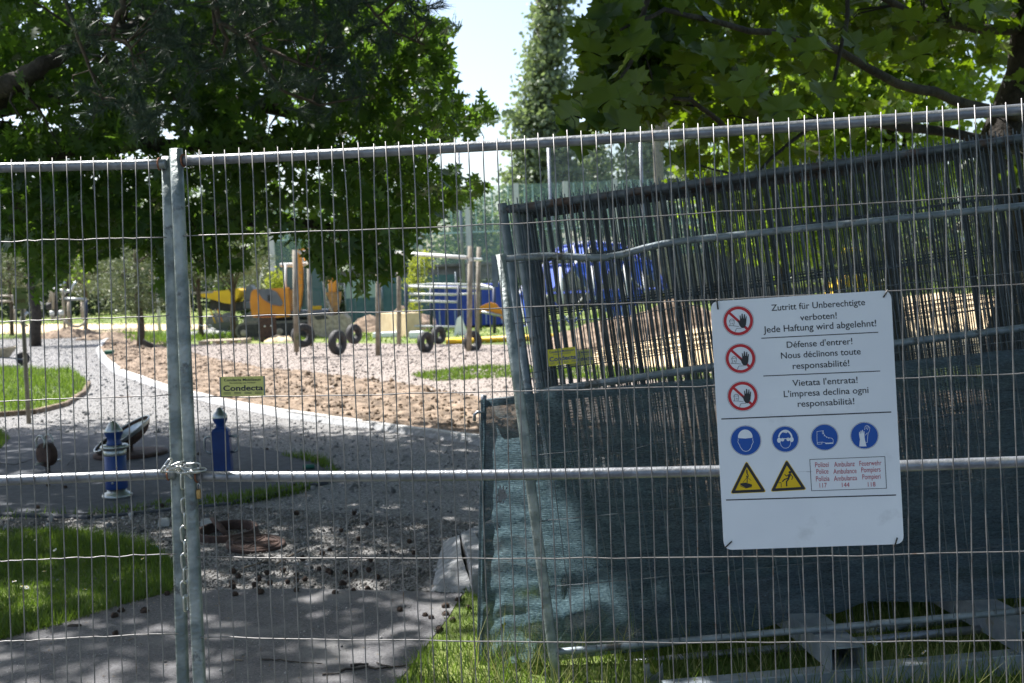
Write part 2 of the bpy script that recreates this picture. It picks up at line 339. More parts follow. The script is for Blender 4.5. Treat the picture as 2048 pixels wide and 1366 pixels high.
# ================================================================== SETTING
xs = [-400, -150, -60, -30, -15, -8, -4, 0, 4, 8, 15, 30, 60, 150, 400]
ys = [-15, 0, 8, 16, 24, 35, 50, 60, 70, 80, 95, 120, 220, 600]
mb = MB(); mb.add([(x, y, TH(y)) for y in ys for x in xs], [(j * 15 + i, j * 15 + i + 1, (j + 1) * 15 + i + 1, (j + 1) * 15 + i) for j in range(13) for i in range(14)])
struct(mb.build('ground', M['lawn']))
def sheet(name, pts, z, m, thick=0):
    pts = [Vector((p[0], p[1], z)) for p in pts]
    mb = MB(); tri = tessellate_polygon([pts]); mb.add(pts, [tuple(t) for t in tri])
    o = mb.build(name, m)
    for p in o.data.polygons:
        if p.normal.z < 0: p.flip()
    return struct(o)
def gp(L, dz=0): return [G(x, y, dz) for x, y in L]
KERB = [(238, 672), (212, 681), (198, 700), (212, 722), (245, 746), (330, 778), (440, 806), (600, 836), (760, 858), (960, 886), (1130, 915), (1300, 955)]
gravel_px = [(-400, 676), (238, 672)] + KERB[1:] + [(1290, 1080), (1000, 1185), (925, 1192), (620, 1183), (345, 1185), (-500, 1400)]
gravel_poly = gp(gravel_px)
sheet('gravel_path', gravel_poly, .005, M['gravel'])
asph_px = [(-420, 1340), (0, 1284), (130, 1250), (240, 1215), (345, 1188), (480, 1184), (620, 1182), (780, 1186), (925, 1192), (900, 1235), (870, 1275), (835, 1320), (800, 1366), (760, 1420), (700, 1560), (-700, 1560)]
asph = gp(asph_px)
sheet('asphalt_path', asph, .014, M['asphalt'])
sheet('asphalt_yard', [(-14, -15), (14, -15), (14, 3.3), (-14, 3.3)], .018, M['asphalt'])
# play pad
pad_c = G(215, 935); pad = []
padpx = [(-160, 1000), (0, 1030), (170, 1030), (340, 1012), (480, 1000), (590, 982), (650, 962), (667, 945), (640, 925), (560, 905), (440, 888), (300, 872), (120, 868), (-40, 880), (-200, 910)]
padpoly = gp(padpx); sheet('rubber_play_pad', padpoly, .011, M['pad'])
soil_px = KERB[:1] + KERB[1:] + [(1300, 870), (1030, 815), (850, 778), (700, 757), (520, 738), (410, 716), (340, 692), (290, 672), (255, 668)]
chips_px = [(255, 671), (300, 683), (400, 690), (620, 686), (1020, 690), (1500, 692), (1650, 900), (1300, 905), (1030, 850), (700, 790), (400, 740)]
sheet('play_gravel', gp(chips_px), .006, M['chips'])
sheet('sand_strip', [G(-300, 650), G(-300, 669), G(120, 668), G(250, 664), G(480, 656), G(470, 650), G(250, 648)], .0, M['sand'])
s_ = bpy.data.objects['sand_strip']
for v in s_.data.vertices: v.co.z = TH(v.co.y) + .02
# rough soil as a displaced grid
def rough(name, poly, res, amp, m, z0, nscale=3.0, mound=None):
    a = np.array([p[:2] for p in poly]); lo, hi = a.min(0), a.max(0)
    X = np.arange(lo[0], hi[0] + res, res); Y = np.arange(lo[1], hi[1] + res, res)
    gx, gy = np.meshgrid(X, Y); P = np.stack([gx.ravel(), gy.ravel()], 1)
    from mathutils import noise as _ns
    ins = inpoly(P, poly)
    Z = np.zeros(len(P))
    for i in np.nonzero(ins)[0]:
        x, y = P[i]
        Z[i] = (.45 + .55 * _ns.fractal(Vector((x * nscale + y * .31, y * nscale - x * .23, .7)), .75, 2.1, 6)) * amp
        if mound: Z[i] += mound(x, y)
    nx = len(X); me = MB(); idx = -np.ones(len(P), int); vs = []; fs = []
    # fade the edge down
    for j in range(len(Y) - 1):
        for i in range(nx - 1):
            q = [j * nx + i, j * nx + i + 1, (j + 1) * nx + i + 1, (j + 1) * nx + i]
            if all(ins[k] for k in q):
                f = []
                for k in q:
                    if idx[k] < 0: idx[k] = len(vs); vs.append((P[k][0], P[k][1], TH(P[k][1]) + z0 + Z[k]))
                    f.append(idx[k])
                fs.append(f)
    me.add(vs, fs, 0, True); return me.build(name, m)
soil = gp(soil_px)
struct(rough('soil_bed', soil, .045, .085, M['soil'], .0, 4.2))
dryp = gp([(1290, 870), (1500, 800), (2400, 760), (2600, 900), (2100, 1010), (1700, 1060), (1290, 1120)])
struct(rough('dry_ground', dryp, .09, .05, M['soil'], .008, 1.5))
# kerb of single stones
kroot = bpy.data.objects.new('kerb', None); COL.objects.link(kroot); struct(kroot)
def kerb_along(root, pts, wdt, z0, z1, m, seg=1.0):
    P = [Vector((p.x, p.y, 0)) for p in pts]; out = []
    dist = [0]
    for a, b in zip(P, P[1:]): dist.append(dist[-1] + (b - a).length)
    def pos(d):
        for i in range(len(P) - 1):
            if d <= dist[i + 1] + 1e-6: return P[i].lerp(P[i + 1], (d - dist[i]) / max(dist[i + 1] - dist[i], 1e-6))
        return P[-1]
    d = 0
    while d < dist[-1] - .1:
        e = min(d + seg, dist[-1]); a, b = pos(d + .006), pos(e - .006); t = (b - a).normalized(); n = Vector((-t.y, t.x, 0))
        dz = random.uniform(-.008, .008); mb = MB(); L = (b - a).length; c = (a + b) / 2
        Mr = Matrix((t, n, Vector((0, 0, 1)))).transposed()
        mb.box((c.x, c.y, (z0 + z1) / 2 + dz), (L, wdt, z1 - z0), Mr, b=.008); mb.build('kerb_stone', m, root); d = e
kerb_along(kroot, gp(KERB), .09, -.05, .075, M['kerb'])
# mortar haunch in front of the kerb
kp = gp(KERB); mb = MB(); vs = []; fs = []
for i, p in enumerate(kp):
    a = kp[max(i - 1, 0)]; b = kp[min(i + 1, len(kp) - 1)]; t = (b - a); t = Vector((t.x, t.y, 0)).normalized(); n = Vector((t.y, -t.x, 0))
    if n.y > 0 and i > 4: n = -n
    if i <= 4: n = Vector((t.y, -t.x, 0))
    wv = .14 + .05 * math.sin(i * 2.1)
    q0 = Vector((p.x, p.y, .06)) + n * .045; q1 = Vector((p.x, p.y, .008)) + n * wv
    vs += [q0, q1]
for i in range(len(kp) - 1): fs.append((2 * i, 2 * i + 1, 2 * i + 3, 2 * i + 2))
mb.add(vs, fs, 0, True); struct(mb.build('mortar_haunch', M['mortar']))
# kerb wedge at the end of the path beside the net
k2 = bpy.data.objects.new('kerb', None); COL.objects.link(k2); struct(k2)
kerb_along(k2, gp([(965, 1196), (922, 1128), (966, 1066), (1060, 1040), (1200, 1024)]), .09, -.05, .12, M['mortar'], 1.0)
mb = MB(); A = [G(868, 1185), G(900, 1190), G(948, 1192), G(915, 1125), G(900, 1080), G(955, 1050), G(870, 1130)]
top = Vector(G(915, 1122)); mb.add([Vector((p.x, p.y, .008)) for p in (G(862, 1186), G(948, 1190), G(925, 1120), G(960, 1056), G(885, 1085))] + [Vector((G(925, 1150).x, G(925, 1150).y, .10)), Vector((G(920, 1105).x, G(920, 1105).y, .105))],
    [(0, 1, 5), (0, 5, 6, 4), (6, 3, 4), (1, 2, 5), (5, 2, 6), (6, 2, 3)]); struct(mb.build('mortar_haunch', M['mortar']))
# dark soil pocket behind the wedge
struct(rough('soil_bed', gp([(950, 1185), (925, 1120), (965, 1066), (1250, 1025), (1300, 1110), (1000, 1190)]), .05, .14, mat('dark_moist_soil', (.035, .03, .025), .95, 0, (.09, .075, .06), 12, 8, .8, 40), .006, 4))
# low kerb under the left lawn patch
k3 = bpy.data.objects.new('kerb', None); COL.objects.link(k3); struct(k3)
kerb_along(k3, gp([(-250, 852), (0, 836), (80, 828), (130, 814), (168, 790), (178, 770)]), .07, -.03, .07, M['soil'], 1.0)
k4 = bpy.data.objects.new('kerb', None); COL.objects.link(k4); struct(k4)
kerb_along(k4, gp([(-160, 1008), (0, 1038), (170, 1040), (340, 1022), (480, 1008), (595, 990), (658, 968), (676, 945), (648, 922)]), .06, -.03, .03, M['pad'], 1.0)

# ---------------- stones
tet = [(1, 0, 0), (-.9, .1, .1), (0, 1, -.1), (.1, -1.1, 0), (.1, 0, .7), (0, .1, -.7)]
tf8 = [(0, 2, 4), (2, 1, 4), (1, 3, 4), (3, 0, 4), (2, 0, 5), (1, 2, 5), (3, 1, 5), (0, 3, 5)]
def stones(name, poly, N, s0, s1, m, z=.012, keep=None):
    P = sample(poly, N)
    if keep is not None: P = P[keep(P)]
    n = len(P); sc = RNG.uniform(s0, s1, n) * (1 + (RNG.random(n) < .04) * 1.6)
    pos = np.column_stack([P, z + sc * .25])
    return stuff(batch(name, tet, tf8, pos, rots(n, 2.0), np.column_stack([sc, sc * RNG.uniform(.6, 1, n), sc * RNG.uniform(.6, 1, n)]), m))
notpad = lambda P: ~inpoly(P, padpoly) & ~inpoly(P, asph)
near_px = [(-60, 1090), (345, 1190), (925, 1195), (1000, 1100), (1000, 890), (-60, 840)]
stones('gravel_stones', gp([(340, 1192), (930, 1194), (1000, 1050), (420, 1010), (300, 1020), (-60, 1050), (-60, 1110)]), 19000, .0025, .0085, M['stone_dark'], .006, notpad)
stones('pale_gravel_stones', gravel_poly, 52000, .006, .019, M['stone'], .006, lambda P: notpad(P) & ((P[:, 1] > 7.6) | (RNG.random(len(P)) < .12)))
stones('play_gravel_stones', gp(chips_px), 18000, .010, .024, mat('pinkish_stone', (.16, .135, .115), .95, 0, (.40, .345, .305), 3, 3), .006)
stones('soil_clods', soil, 11000, .008, .036, M['soil'], .04)
# litter on the path
P = sample(asph, 420); P = P[P[:, 1] > 4.1]; n = len(P); s0 = RNG.uniform(.004, .016, n)
stuff(batch('path_litter', [(-.5, -.3, 0), (.5, -.2, .05), (.4, .3, 0), (-.4, .25, .08)], [(0, 1, 2), (0, 2, 3)], np.column_stack([P, np.full(n, .0175)]), rots(n, .12), np.column_stack([s0, s0 * .6, s0]), mat('dead_leaf_bits', (.06, .04, .025), .9, 0, (.25, .19, .11), 9)))
stones('path_grit', asph, 2600, .0012, .0045, M['stone'], .014)
# ---------------- grass
blade = [(-.5, 0, 0), (.5, 0, 0), (-.35, .12, .45), (.35, .12, .45), (0, .42, 1.0)]
bladef = [(0, 1, 3), (0, 3, 2), (2, 3, 4)]
def grass(name, poly, N, h0, h1, wd, m=None, z=0.0, tilt=.28, keep=None):
    P = sample(poly, N)
    if keep is not None: P = P[keep(P)]
    n = len(P); h = RNG.uniform(h0, h1, n) * (.55 + .8 * (np.sin(P[:, 0] * 3.1) * np.sin(P[:, 1] * 2.7 + P[:, 0]) * .5 + .5))
    pos = np.column_stack([P, [TH(y) + z for y in P[:, 1]]])
    return stuff(batch(name, blade, bladef, pos, rots(n, tilt), np.column_stack([h * 0 + wd, h, h]), m or M['grass']))
gl_px = [(-400, 1345), (0, 1287), (130, 1254), (240, 1218), (345, 1190), (348, 1130), (300, 1095), (150, 1066), (0, 1060), (-400, 1075)]
sheet('lawn_verge', gp(gl_px), .010, M['lawn'])
grass('lawn_grass', gp(gl_px), 42000, .03, .085, .006)
gr_px = [(930, 1188), (1000, 1165), (1300, 1100), (2600, 1000), (2700, 1600), (700, 1600), (760, 1420), (800, 1366), (835, 1320), (870, 1275), (900, 1235)]
gr_poly = gp(gr_px)
sheet('lawn_verge', gr_poly, .010, M['lawn'])
grass('lawn_grass', gr_poly, 60000, .025, .075, .006)
grass('tall_grass_stalks', gp([(960, 1300), (2300, 1200), (2400, 1500), (840, 1500)]), 900, .12, .30, .004, M['grassdry'], 0, .3)
grass('tall_grass_stalks', gp([(960, 1300), (2300, 1200), (2400, 1500), (840, 1500)]), 1800, .10, .24, .005, M['grass'], 0, .35)
gm_px = [(-300, 738), (60, 738), (140, 742), (172, 760), (170, 786), (120, 812), (60, 826), (-300, 850)]
sheet('lawn_patch', gp(gm_px), .012, M['lawn']); grass('lawn_grass', gp(gm_px), 16000, .07, .18, .02)
gs_px = [(-80, 870), (0, 866), (20, 880), (0, 900), (-80, 900)]
grass('lawn_grass', gp(gs_px), 1200, .05, .12, .012)
rim = gp([(-160, 1000), (0, 1026), (170, 1028), (340, 1004), (480, 992), (590, 976), (640, 958), (655, 945), (632, 930), (560, 912), (600, 912), (650, 925), (674, 945), (660, 965), (592, 992), (480, 1012), (340, 1020), (170, 1040), (0, 1040), (-160, 1012)])
grass('grass_rim', rim, 6500, .04, .10, .010, keep=lambda P: RNG.random(len(P)) < np.clip((P[:, 0] + 3.2) * .8, .12, 1))
grass('lawn_grass', gp([(820, 752), (900, 738), (1020, 732), (1400, 740), (1450, 765), (1010, 756), (870, 764)]), 6000, .03, .09, .03)
grass('lawn_grass', gp([(-300, 668), (240, 662), (480, 664), (480, 678), (300, 690), (260, 672), (120, 676), (-300, 690)]), 5000, .03, .10, .04)
far_l = [G(-400, 652), G(-400, 632), G(2400, 590), G(2400, 688), G(1020, 688), G(400, 684), G(330, 672), G(480, 652)]
grass('far_lawn_grass', far_l, 26000, .05, .16, .05)
grass('weeds', gp([(230, 668), (345, 672), (345, 700), (300, 690), (260, 684)]), 1400, .10, .42, .04)
grass('weeds', gp([(380, 668), (480, 664), (500, 676), (400, 682)]), 500, .10, .30, .04)
# ---------------- the leaf shapes
def fan(outline, zf=None):
    vs = [(0, .45, 0)] + [(x, y, -.18 * abs(x) ** 1.3 - .12 * (y - .4) ** 2) for x, y in outline]; n = len(outline)
    return vs, [(0, 1 + i, 1 + (i + 1) % n) for i in range(n)]
def mirror(h): return h + [(-x, y) for x, y in reversed(h) if x > .001]
OAK = fan(mirror([(0, 0), (.10, .10), (.34, .12), (.12, .25), (.14, .32), (.46, .40), (.40, .52), (.14, .50), (.13, .58), (.40, .78), (.12, .74), (0, 1.0)]))
MAPLE = fan(mirror([(0, 0), (.08, .06), (.40, -.02), (.36, .14), (.60, .18), (.50, .34), (.66, .52), (.42, .50), (.36, .60), (.24, .52), (.26, .72), (.13, .78), (0, 1.05)]))
OVAL = ([(0, 0, 0), (.33, .35, -.08), (-.33, .35, -.08), (.22, .75, -.1), (-.22, .75, -.1), (0, 1, -.16)], [(0, 1, 2), (2, 1, 3), (2, 3, 4), (4, 3, 5)])
QUAD = ([(0, 0, 0), (.5, .45, .1), (-.5, .4, .0), (0, 1, -.1)], [(0, 1, 3), (0, 3, 2)])
def shade_pt(P): return P[:, :2] - P[:, 2:3] * (TOSUN[:2] / TOSUN[2])[None]
def spray_points(centres, per, spread, droop=.0):
    """leaf positions grouped in sprays round each centre"""
    n = len(centres); P = np.repeat(centres, per, 0); d = RNG.normal(size=(n * per, 3)) * spread
    d[:, 2] *= .45; d[:, 2] -= droop * np.linalg.norm(d[:, :2], axis=1); return P + d
def limb(mb, pts, r0, r1, n=8):
    m = len(pts); out = []
    for i in range(m - 1):
        for k in range(4): 
            t = k / 4; p = Vector(pts[i]).lerp(Vector(pts[i + 1]), t); out.append(p)
    out.append(Vector(pts[-1])); k = len(out)
    rr = [r0 + (r1 - r0) * i / (k - 1) for i in range(k)]
    out = [p + Vector((random.uniform(-1, 1), random.uniform(-1, 1), random.uniform(-1, 1))) * rr[i] * .5 for i, p in enumerate(out)]
    mb.tube(out, rr, n)
def twigs(mb, centres, origin_pts, r=.008, k=1, frac=1.0):
    O = np.array([list(p) for p in origin_pts])
    for c in centres:
        if random.random() > frac: continue
        j = np.argmin(((O - c) ** 2).sum(1))
        if ((O[j] - c) ** 2).sum() > .45: continue
        a = Vector(O[j]); b = Vector(c); mid = (a + b) / 2 + Vector((0, 0, .12 * (b - a).length)) + Vector((random.uniform(-.1, .1), random.uniform(-.1, .1), 0))
        mb.tube([a, mid, b], [r * 2.2, r * 1.4, r * .5], 4, cap=False)
# ================================================================== MAIN FENCE
def Rm(a):
    return (Matrix.Rotation(a[2], 4, 'Z') @ Matrix.Rotation(a[0], 4, 'X') @ Matrix.Rotation(a[1], 4, 'Y'))
def pose(p):
    m = Rm(p[3:6]); m.translation = Vector(p[:3]); return m
PR = pose([-.9856, 3.4992, -.0075, -.0307, -.0005, -.1482]); PL = pose([-1.6057, 3.4873, .0158, -.0644, .0123, .0557])
DW = .0422
def PU(Mx, px, py, yo=0.0):
    Mi = Mx.inverted(); o = Mi @ Vector(CAM); d = (Mi @ Vector(CAM + ray(px, py))) - o
    t = (yo - o.y) / d.y; p = o + d * t; return p
def rrect(mb, cx, cy, w, d, z0, z1, bend=None, n=10):
    out = []
    r = min(w, d) * .38
    for qx, qy, a0 in ((1, 1, 0), (-1, 1, 90), (-1, -1, 180), (1, -1, 270)):
        for k in range(4):
            a = math.radians(a0 + k * 30); out.append((cx + qx * (w / 2 - r) + r * math.cos(a), cy + qy * (d / 2 - r) + r * math.sin(a)))
    m = len(out); vs = []
    for i in range(n + 1):
        z = z0 + (z1 - z0) * i / n; b = bend(z) if bend else 0
        vs += [(x + b, y, z) for x, y in out]
    fs = [(i * m + k, i * m + (k + 1) % m, (i + 1) * m + (k + 1) % m, (i + 1) * m + k) for i in range(n) for k in range(m)]
    mb.add(vs, fs, 0, True); mb.f.append(tuple(len(mb.v) - m + k for k in range(m))); mb.m.append(0); mb.sm.append(False)
def main_panel(root, n0, n1, warp, post_n, posty, postz=2.02):
    wz = lambda u, v: v + warp * (u - 1.2) ** 2
    for n in range(n0, n1 + 1):
        u = n * DW; mb = MB(); top = 1.985 + random.uniform(.019, .031)
        pts = []
        for i in range(15):
            v = .02 + (top - .02) * i / 14; pts.append((u + random.gauss(0, .0012), -.0185 + random.gauss(0, .0008), wz(u, v)))
        if random.random() < .08: pts[-1] = (pts[-1][0] + random.choice((-.006, .006)), pts[-1][1], pts[-1][2])
        mb.tube(pts, .0019, 6); mb.build('vertical_wire', M['wire'], root)
    us = [n0 * DW - .02 + (n1 - n0) * DW * i / 40 + (.04 * i / 40) for i in range(41)]
    if post_n is not None:
        if post_n[0] is not None: us[0] = post_n[0] * DW
        if len(post_n) > 1: us[-1] = post_n[1] * DW
    for v in (1.75, 1.5, 1.25, .75, .5, .25):
        mb = MB(); mb.tube([(u, -.0145 + random.gauss(0, .0005), wz(u, v) + random.gauss(0, .0012)) for u in us], .0019, 6); mb.build('horizontal_wire', M['wire'], root)
    for v, r in ((1.985, .0158), (1.0, .0165), (.06, .0165)):
        mb = MB(); mb.tube([(u, .001, wz(u, v)) for u in us], r, 16); mb.build('rail', M['galv'], root)
    for pn in (post_n or []):
        if pn is None: continue
        mb = MB(); u = pn * DW; rrect(mb, u, posty, .0385, .030, 0.0, wz(u, postz), None)
        mb.build('post', M['post'], root)
        for v in (1.985, 1.0):
            mb = MB(); sgn = 1 if pn < n0 + 5 else -1
            mb.tube([(u + sgn * .0205 + .0, .001 + .0185 * math.cos(a), wz(u, v) + .0185 * math.sin(a)) for a in [2 * PI * k / 12 for k in range(12)]], .0028, 5, closed=True)
            mb.build('weld', M['rust'], root)
fr = thing('mobile_fence_panel', 'long grey mesh fence panel carrying the white warning sign', 'fence', PR, group='mobile fence panels closing the path')
main_panel(fr, 0, 81, .0079, (-.95, 82.2), -.004, 2.022)
fl = thing('mobile_fence_panel', 'grey mesh fence panel left of the chained posts', 'fence', PL, group='mobile fence panels closing the path')
main_panel(fl, -12, 11, 0, (None, 12.15), .028, 2.012)

# ------------- text and flat print
def text_mesh(body, bold=0.0, shear=0.0):
    cu = bpy.data.curves.new('lettering', 'FONT'); cu.body = body; cu.align_x = 'CENTER'; cu.resolution_u = 4; cu.offset = bold; cu.shear = shear
    o = bpy.data.objects.new('lettering', cu); COL.objects.link(o); bpy.context.view_layer.update()
    me = bpy.data.meshes.new_from_object(o.evaluated_get(bpy.context.evaluated_depsgraph_get())); bpy.data.objects.remove(o); bpy.data.curves.remove(cu)
    return me
class Plate:
    """flat art on a plate: positions come from picture pixels, laid on the plate plane (local x,z)"""
    def __init__(s, root, base, yo=0.0):
        s.root = root; s.M = root.matrix_world.copy(); s.lay = 0; s.k = 1.0
        a = s.P(*base[0]); b = s.P(*base[1]); s.k = (b - a).length / math.hypot(base[1][0] - base[0][0], base[1][1] - base[0][1])
    def P(s, px, py):
        Mi = s.M.inverted(); o = Mi @ Vector(CAM); d = (Mi @ Vector(CAM + ray(px, py))) - o; p = o - d * (o.y / d.y); return Vector((p.x, 0, p.z))
    def text(s, body, px, py, wpx, cap, m, y, bold=.0, name='lettering'):
        me = text_mesh(body, bold); n = len(me.vertices); co = np.zeros(n * 3, np.float32); me.vertices.foreach_get('co', co); co = co.reshape(-1, 3)
        w0 = co[:, 0].max() - co[:, 0].min(); cx = (co[:, 0].max() + co[:, 0].min()) / 2
        c = s.P(px, py); sx = wpx * s.k / w0; sz = cap * s.k / .70
        out = np.column_stack([(co[:, 0] - cx) * sx + c.x, np.full(n, y), co[:, 1] * sz + c.z]); me.vertices.foreach_set('co', out.astype(np.float32).reshape(-1)); me.update()
        me.materials.clear(); me.materials.append(m); me.name = name; return link(name, me, s.root)
    def poly(s, mb, pts, y, th=.0004, raw=False):
        L = [(p[0], p[1]) if raw else (s.P(*p).x, s.P(*p).z) for p in pts]; mb.prism(L, y, y + th)
    def disc(s, mb, px, py, r, y, r0=0, n=40, ang=(0, 360)):
        c = s.P(px, py); a = [math.radians(ang[0] + (ang[1] - ang[0]) * i / n) for i in range(n + 1)]
        o = [(c.x + r * s.k * math.cos(t), y, c.z + r * s.k * math.sin(t)) for t in a]
        if r0: 
            i_ = [(c.x + r0 * s.k * math.cos(t), y, c.z + r0 * s.k * math.sin(t)) for t in a]; m = n + 1
            mb.add(o + i_, [(i, i + 1, m + i + 1, m + i) for i in range(n)])
        else: mb.add([(c.x, y, c.z)] + o, [(0, i + 1, i + 2) for i in range(n)])
    def line(s, mb, pts, wpx, y):
        L = [s.P(*p) for p in pts]; h = wpx * s.k / 2
        for a, b in zip(L, L[1:]):
            d = (b - a); 
            if d.length < 1e-9: continue
            d.normalize(); n = Vector((-d.z, 0, d.x)) * h; e = d * h * .4
            mb.add([Vector((q.x, y, q.z)) for q in (a - n - e, b - n + e, b + n + e, a + n - e)], [(0, 1, 2, 3)])
def place_plate(Mp, tl, tr, bl, yo, label, name, cat):
    W = [Mp @ PU(Mp, *q, yo) for q in (tl, tr, bl)]
    t = thing(name, label, cat, frame(W[2], W[1] - W[0], W[0] - W[2])); bpy.context.view_layer.update(); return t
sg = place_plate(PR, (1421, 603), (1782, 580), (1448, 1100), -.026, 'white warning board with German, French and Italian text tied to the fence', 'warning_sign', 'sign')
SG = Plate(sg, ((1421, 603), (1782, 580)))
def rounded(P4, r, n=6):
    out = []; m = len(P4)
    for i in range(m):
        a, b, c = Vector(P4[i - 1]), Vector(P4[i]), Vector(P4[(i + 1) % m]); u = (a - b).normalized() * r; v = (c - b).normalized() * r
        for k in range(n + 1):
            t = k / n; out.append(tuple((b + u) * (1 - t) ** 2 + b * 2 * t * (1 - t) + (b + v) * t * t))
    return out
def cnr(x, z): return (x, z)
c4 = [SG.P(*q) for q in ((1421, 603), (1782, 580), (1808, 1088), (1448, 1100))]
mb = MB(); mb.prism(rounded([(c.x, c.z) for c in c4], .026), 0, .0022); mb.build('plate', M['white'], sg)
TXT = [('Zutritt für Unberechtigte', 1636, 616, 187, 13), ('verboten!', 1637, 639, 73, 13), ('Jede Haftung wird abgelehnt!', 1639, 659, 225, 13.5),
       ("Défense d'entrer!", 1639, 692, 131, 13), ('Nous déclinons toute', 1641.5, 713, 159, 13), ('responsabilité!', 1642, 735, 113, 13),
       ("Vietata l'entrata!", 1650, 769, 130, 13), ("L'impresa declina ogni", 1652, 790, 169, 13), ('responsabilità!', 1652, 811, 113, 13)]
for b_, x, y, w_, c_ in TXT: SG.text(b_, x, y, w_, c_, M['ink'], -.0006, .006)
TX2 = [('Polizei', 1644, 934, 27, 10.5), ('Ambulanz', 1689, 933, 41, 10.5), ('Feuerwehr', 1741, 931, 43.5, 10.5), ('Police', 1645, 947.5, 24, 10.5), ('Ambulance', 1690, 947, 46, 10.5), ('Pompiers', 1742, 944, 38, 10.5),
       ('Polizia', 1645.6, 962, 27, 10.5), ('Ambulanza', 1691, 961, 46, 10.5), ('Pompieri', 1743, 958, 36, 10.5), ('117', 1646.5, 975, 14.5, 9.5), ('144', 1691.5, 974, 15, 9.5), ('118', 1743.5, 973, 15, 9.5)]
for b_, x, y, w_, c_ in TX2: SG.text(b_, x, y, w_, c_, M['redtxt'], -.0006, .0)
for a, b_, w_ in (((1523, 676.5), (1756, 664.5), 1.8), ((1527, 752), (1760, 742), 1.8), ((1443, 838), (1782, 824), 2.4), ((1452.5, 1000), (1791.5, 990), 2.4)):
    mb = MB(); SG.line(mb, [a, b_], w_, -.0006); mb.build('printed_rule', M['ink'], sg)
mb = MB(); SG.line(mb, [(1619.5, 919), (1769.5, 913), (1773, 976.5), (1623, 981.5), (1619.5, 919)], 1.1, -.0006); mb.build('printed_frame', M['ink'], sg)
HAND = [(1474.0, 641.5), (1477, 641.0), (1479.5, 643.5), (1480.0, 638), (1479.2, 631.5), (1480.6, 630.8), (1482.2, 637), (1483.2, 637), (1483.2, 627.5), (1485, 627.2), (1486.4, 636.5), (1487.3, 636.5), (1488.3, 628.5), (1490, 628.8), (1489.8, 637.2), (1490.6, 637.4), (1491.8, 632.5), (1493.2, 633), (1492.6, 642), (1492.0, 649), (1489.5, 654.5), (1486, 656.3), (1482, 655), (1479, 650.5), (1477, 645)]
def prohib(dx, dy):
    base = SG.P(1476.5 + dx, 641.8 + dy)
    mb = MB(); SG.disc(mb, 1476.5 + dx, 641.8 + dy, 30, -.0005, 24); ang = math.radians(42)
    cx, cy = 1476.5 + dx, 641.8 + dy; c_, s_ = math.cos(ang), math.sin(ang)
    SG.line(mb, [(cx - 24.5 * c_ , cy - 24.5 * s_), (cx + 24.5 * c_, cy + 24.5 * s_)], 5.2, -.0006); o = mb.build('prohibition_symbol', M['red'], sg)
    mb = MB(); SG.disc(mb, cx, cy, 31.6, -.0005, 31.1); SG.poly(mb, [(x + dx, y + dy) for x, y in HAND], -.0012, .0005)
    SG.line(mb, [(1457.5 + dx, 651.5 + dy), (1466 + dx, 651.5 + dy), (1478 + dx, 653 + dy)], .8, -.0009); SG.line(mb, [(1470 + dx, 664 + dy), (1473 + dx, 656.8 + dy), (1483 + dx, 656.5 + dy)], .8, -.0009)
    SG.line(mb, [(1459.5 + dx, 651 + dy), (1460.5 + dx, 647 + dy), (1458.8 + dx, 642 + dy), (1461 + dx, 638.5 + dy), (1464.5 + dx, 637.8 + dy), (1468.2 + dx, 640 + dy), (1468.4 + dx, 646 + dy), (1467 + dx, 651 + dy)], .8, -.0009)
    SG.line(mb, [(1459 + dx, 642 + dy), (1468.3 + dx, 641.5 + dy)], .7, -.0009); SG.disc(mb, 1464.7 + dx, 647 + dy, 1.5, -.0009, .9, 10)
    mb.build('symbol_print', M['ink'], o)
for d in ((0, 0), (4.4, 75.2), (8.8, 150.4)): prohib(*d)
E5 = lambda x, y: (1430 + x / 5.389, 830 + y / 5.389)
def mand(cx, cy, r, drawn):
    mb = MB(); c = E5(cx, cy); SG.disc(mb, *c, r, -.0005); o = mb.build('mandatory_symbol', M['blue'], sg)
    mb = MB(); SG.disc(mb, *c, r + 1.4, -.0005, r + .9); mb.build('symbol_print', M['ink'], o)
    mb = MB()
    for kind, pts, *w_ in drawn:
        if kind == 'p': SG.poly(mb, [E5(*q) for q in pts], -.0012, .0005)
        elif kind == 'l': SG.line(mb, [E5(*q) for q in pts], w_[0], -.0009)
        elif kind == 'd': SG.disc(mb, *E5(*pts), w_[0], -.0009, w_[1] if len(w_) > 1 else 0, 16)
    mb.build('symbol_print', M['white'], o)
arc = lambda cx, cy, rx, ry, a0, a1, n=14: [(cx + rx * math.cos(math.radians(a0 + (a1 - a0) * i / n)), cy - ry * math.sin(math.radians(a0 + (a1 - a0) * i / n))) for i in range(n + 1)]
mand(331, 275, 30, [('p', arc(326, 240, 79, 84, 175, 5) + [(404, 245), (326, 253), (248, 248)]),
    ('l', [(248, 255), (250, 275), (246, 290), (256, 312), (264, 318), (272, 345), (300, 382), (330, 392), (362, 384), (390, 352), (398, 318), (404, 310), (412, 290), (408, 272), (406, 252)], .9)])
mand(757, 260, 26, [('p', arc(757, 255, 80, 97, 170, 10, 12) + arc(757, 258, 64, 80, 10, 170, 12)), ('p', arc(690, 272, 21, 28, 0, 360, 14)[:-1]), ('p', arc(826, 264, 21, 28, 0, 360, 14)[:-1]),
    ('d', (727, 266), 3.6), ('d', (789, 262), 3.6), ('l', [(705, 256), (812, 252)], 1.6), ('p', [(735, 180), (745, 172), (775, 172), (802, 190), (780, 186), (770, 196), (750, 188), (742, 194)]),
    ('l', [(703, 292), (712, 330), (738, 354), (762, 358), (790, 350), (812, 322), (816, 290)], .8)])
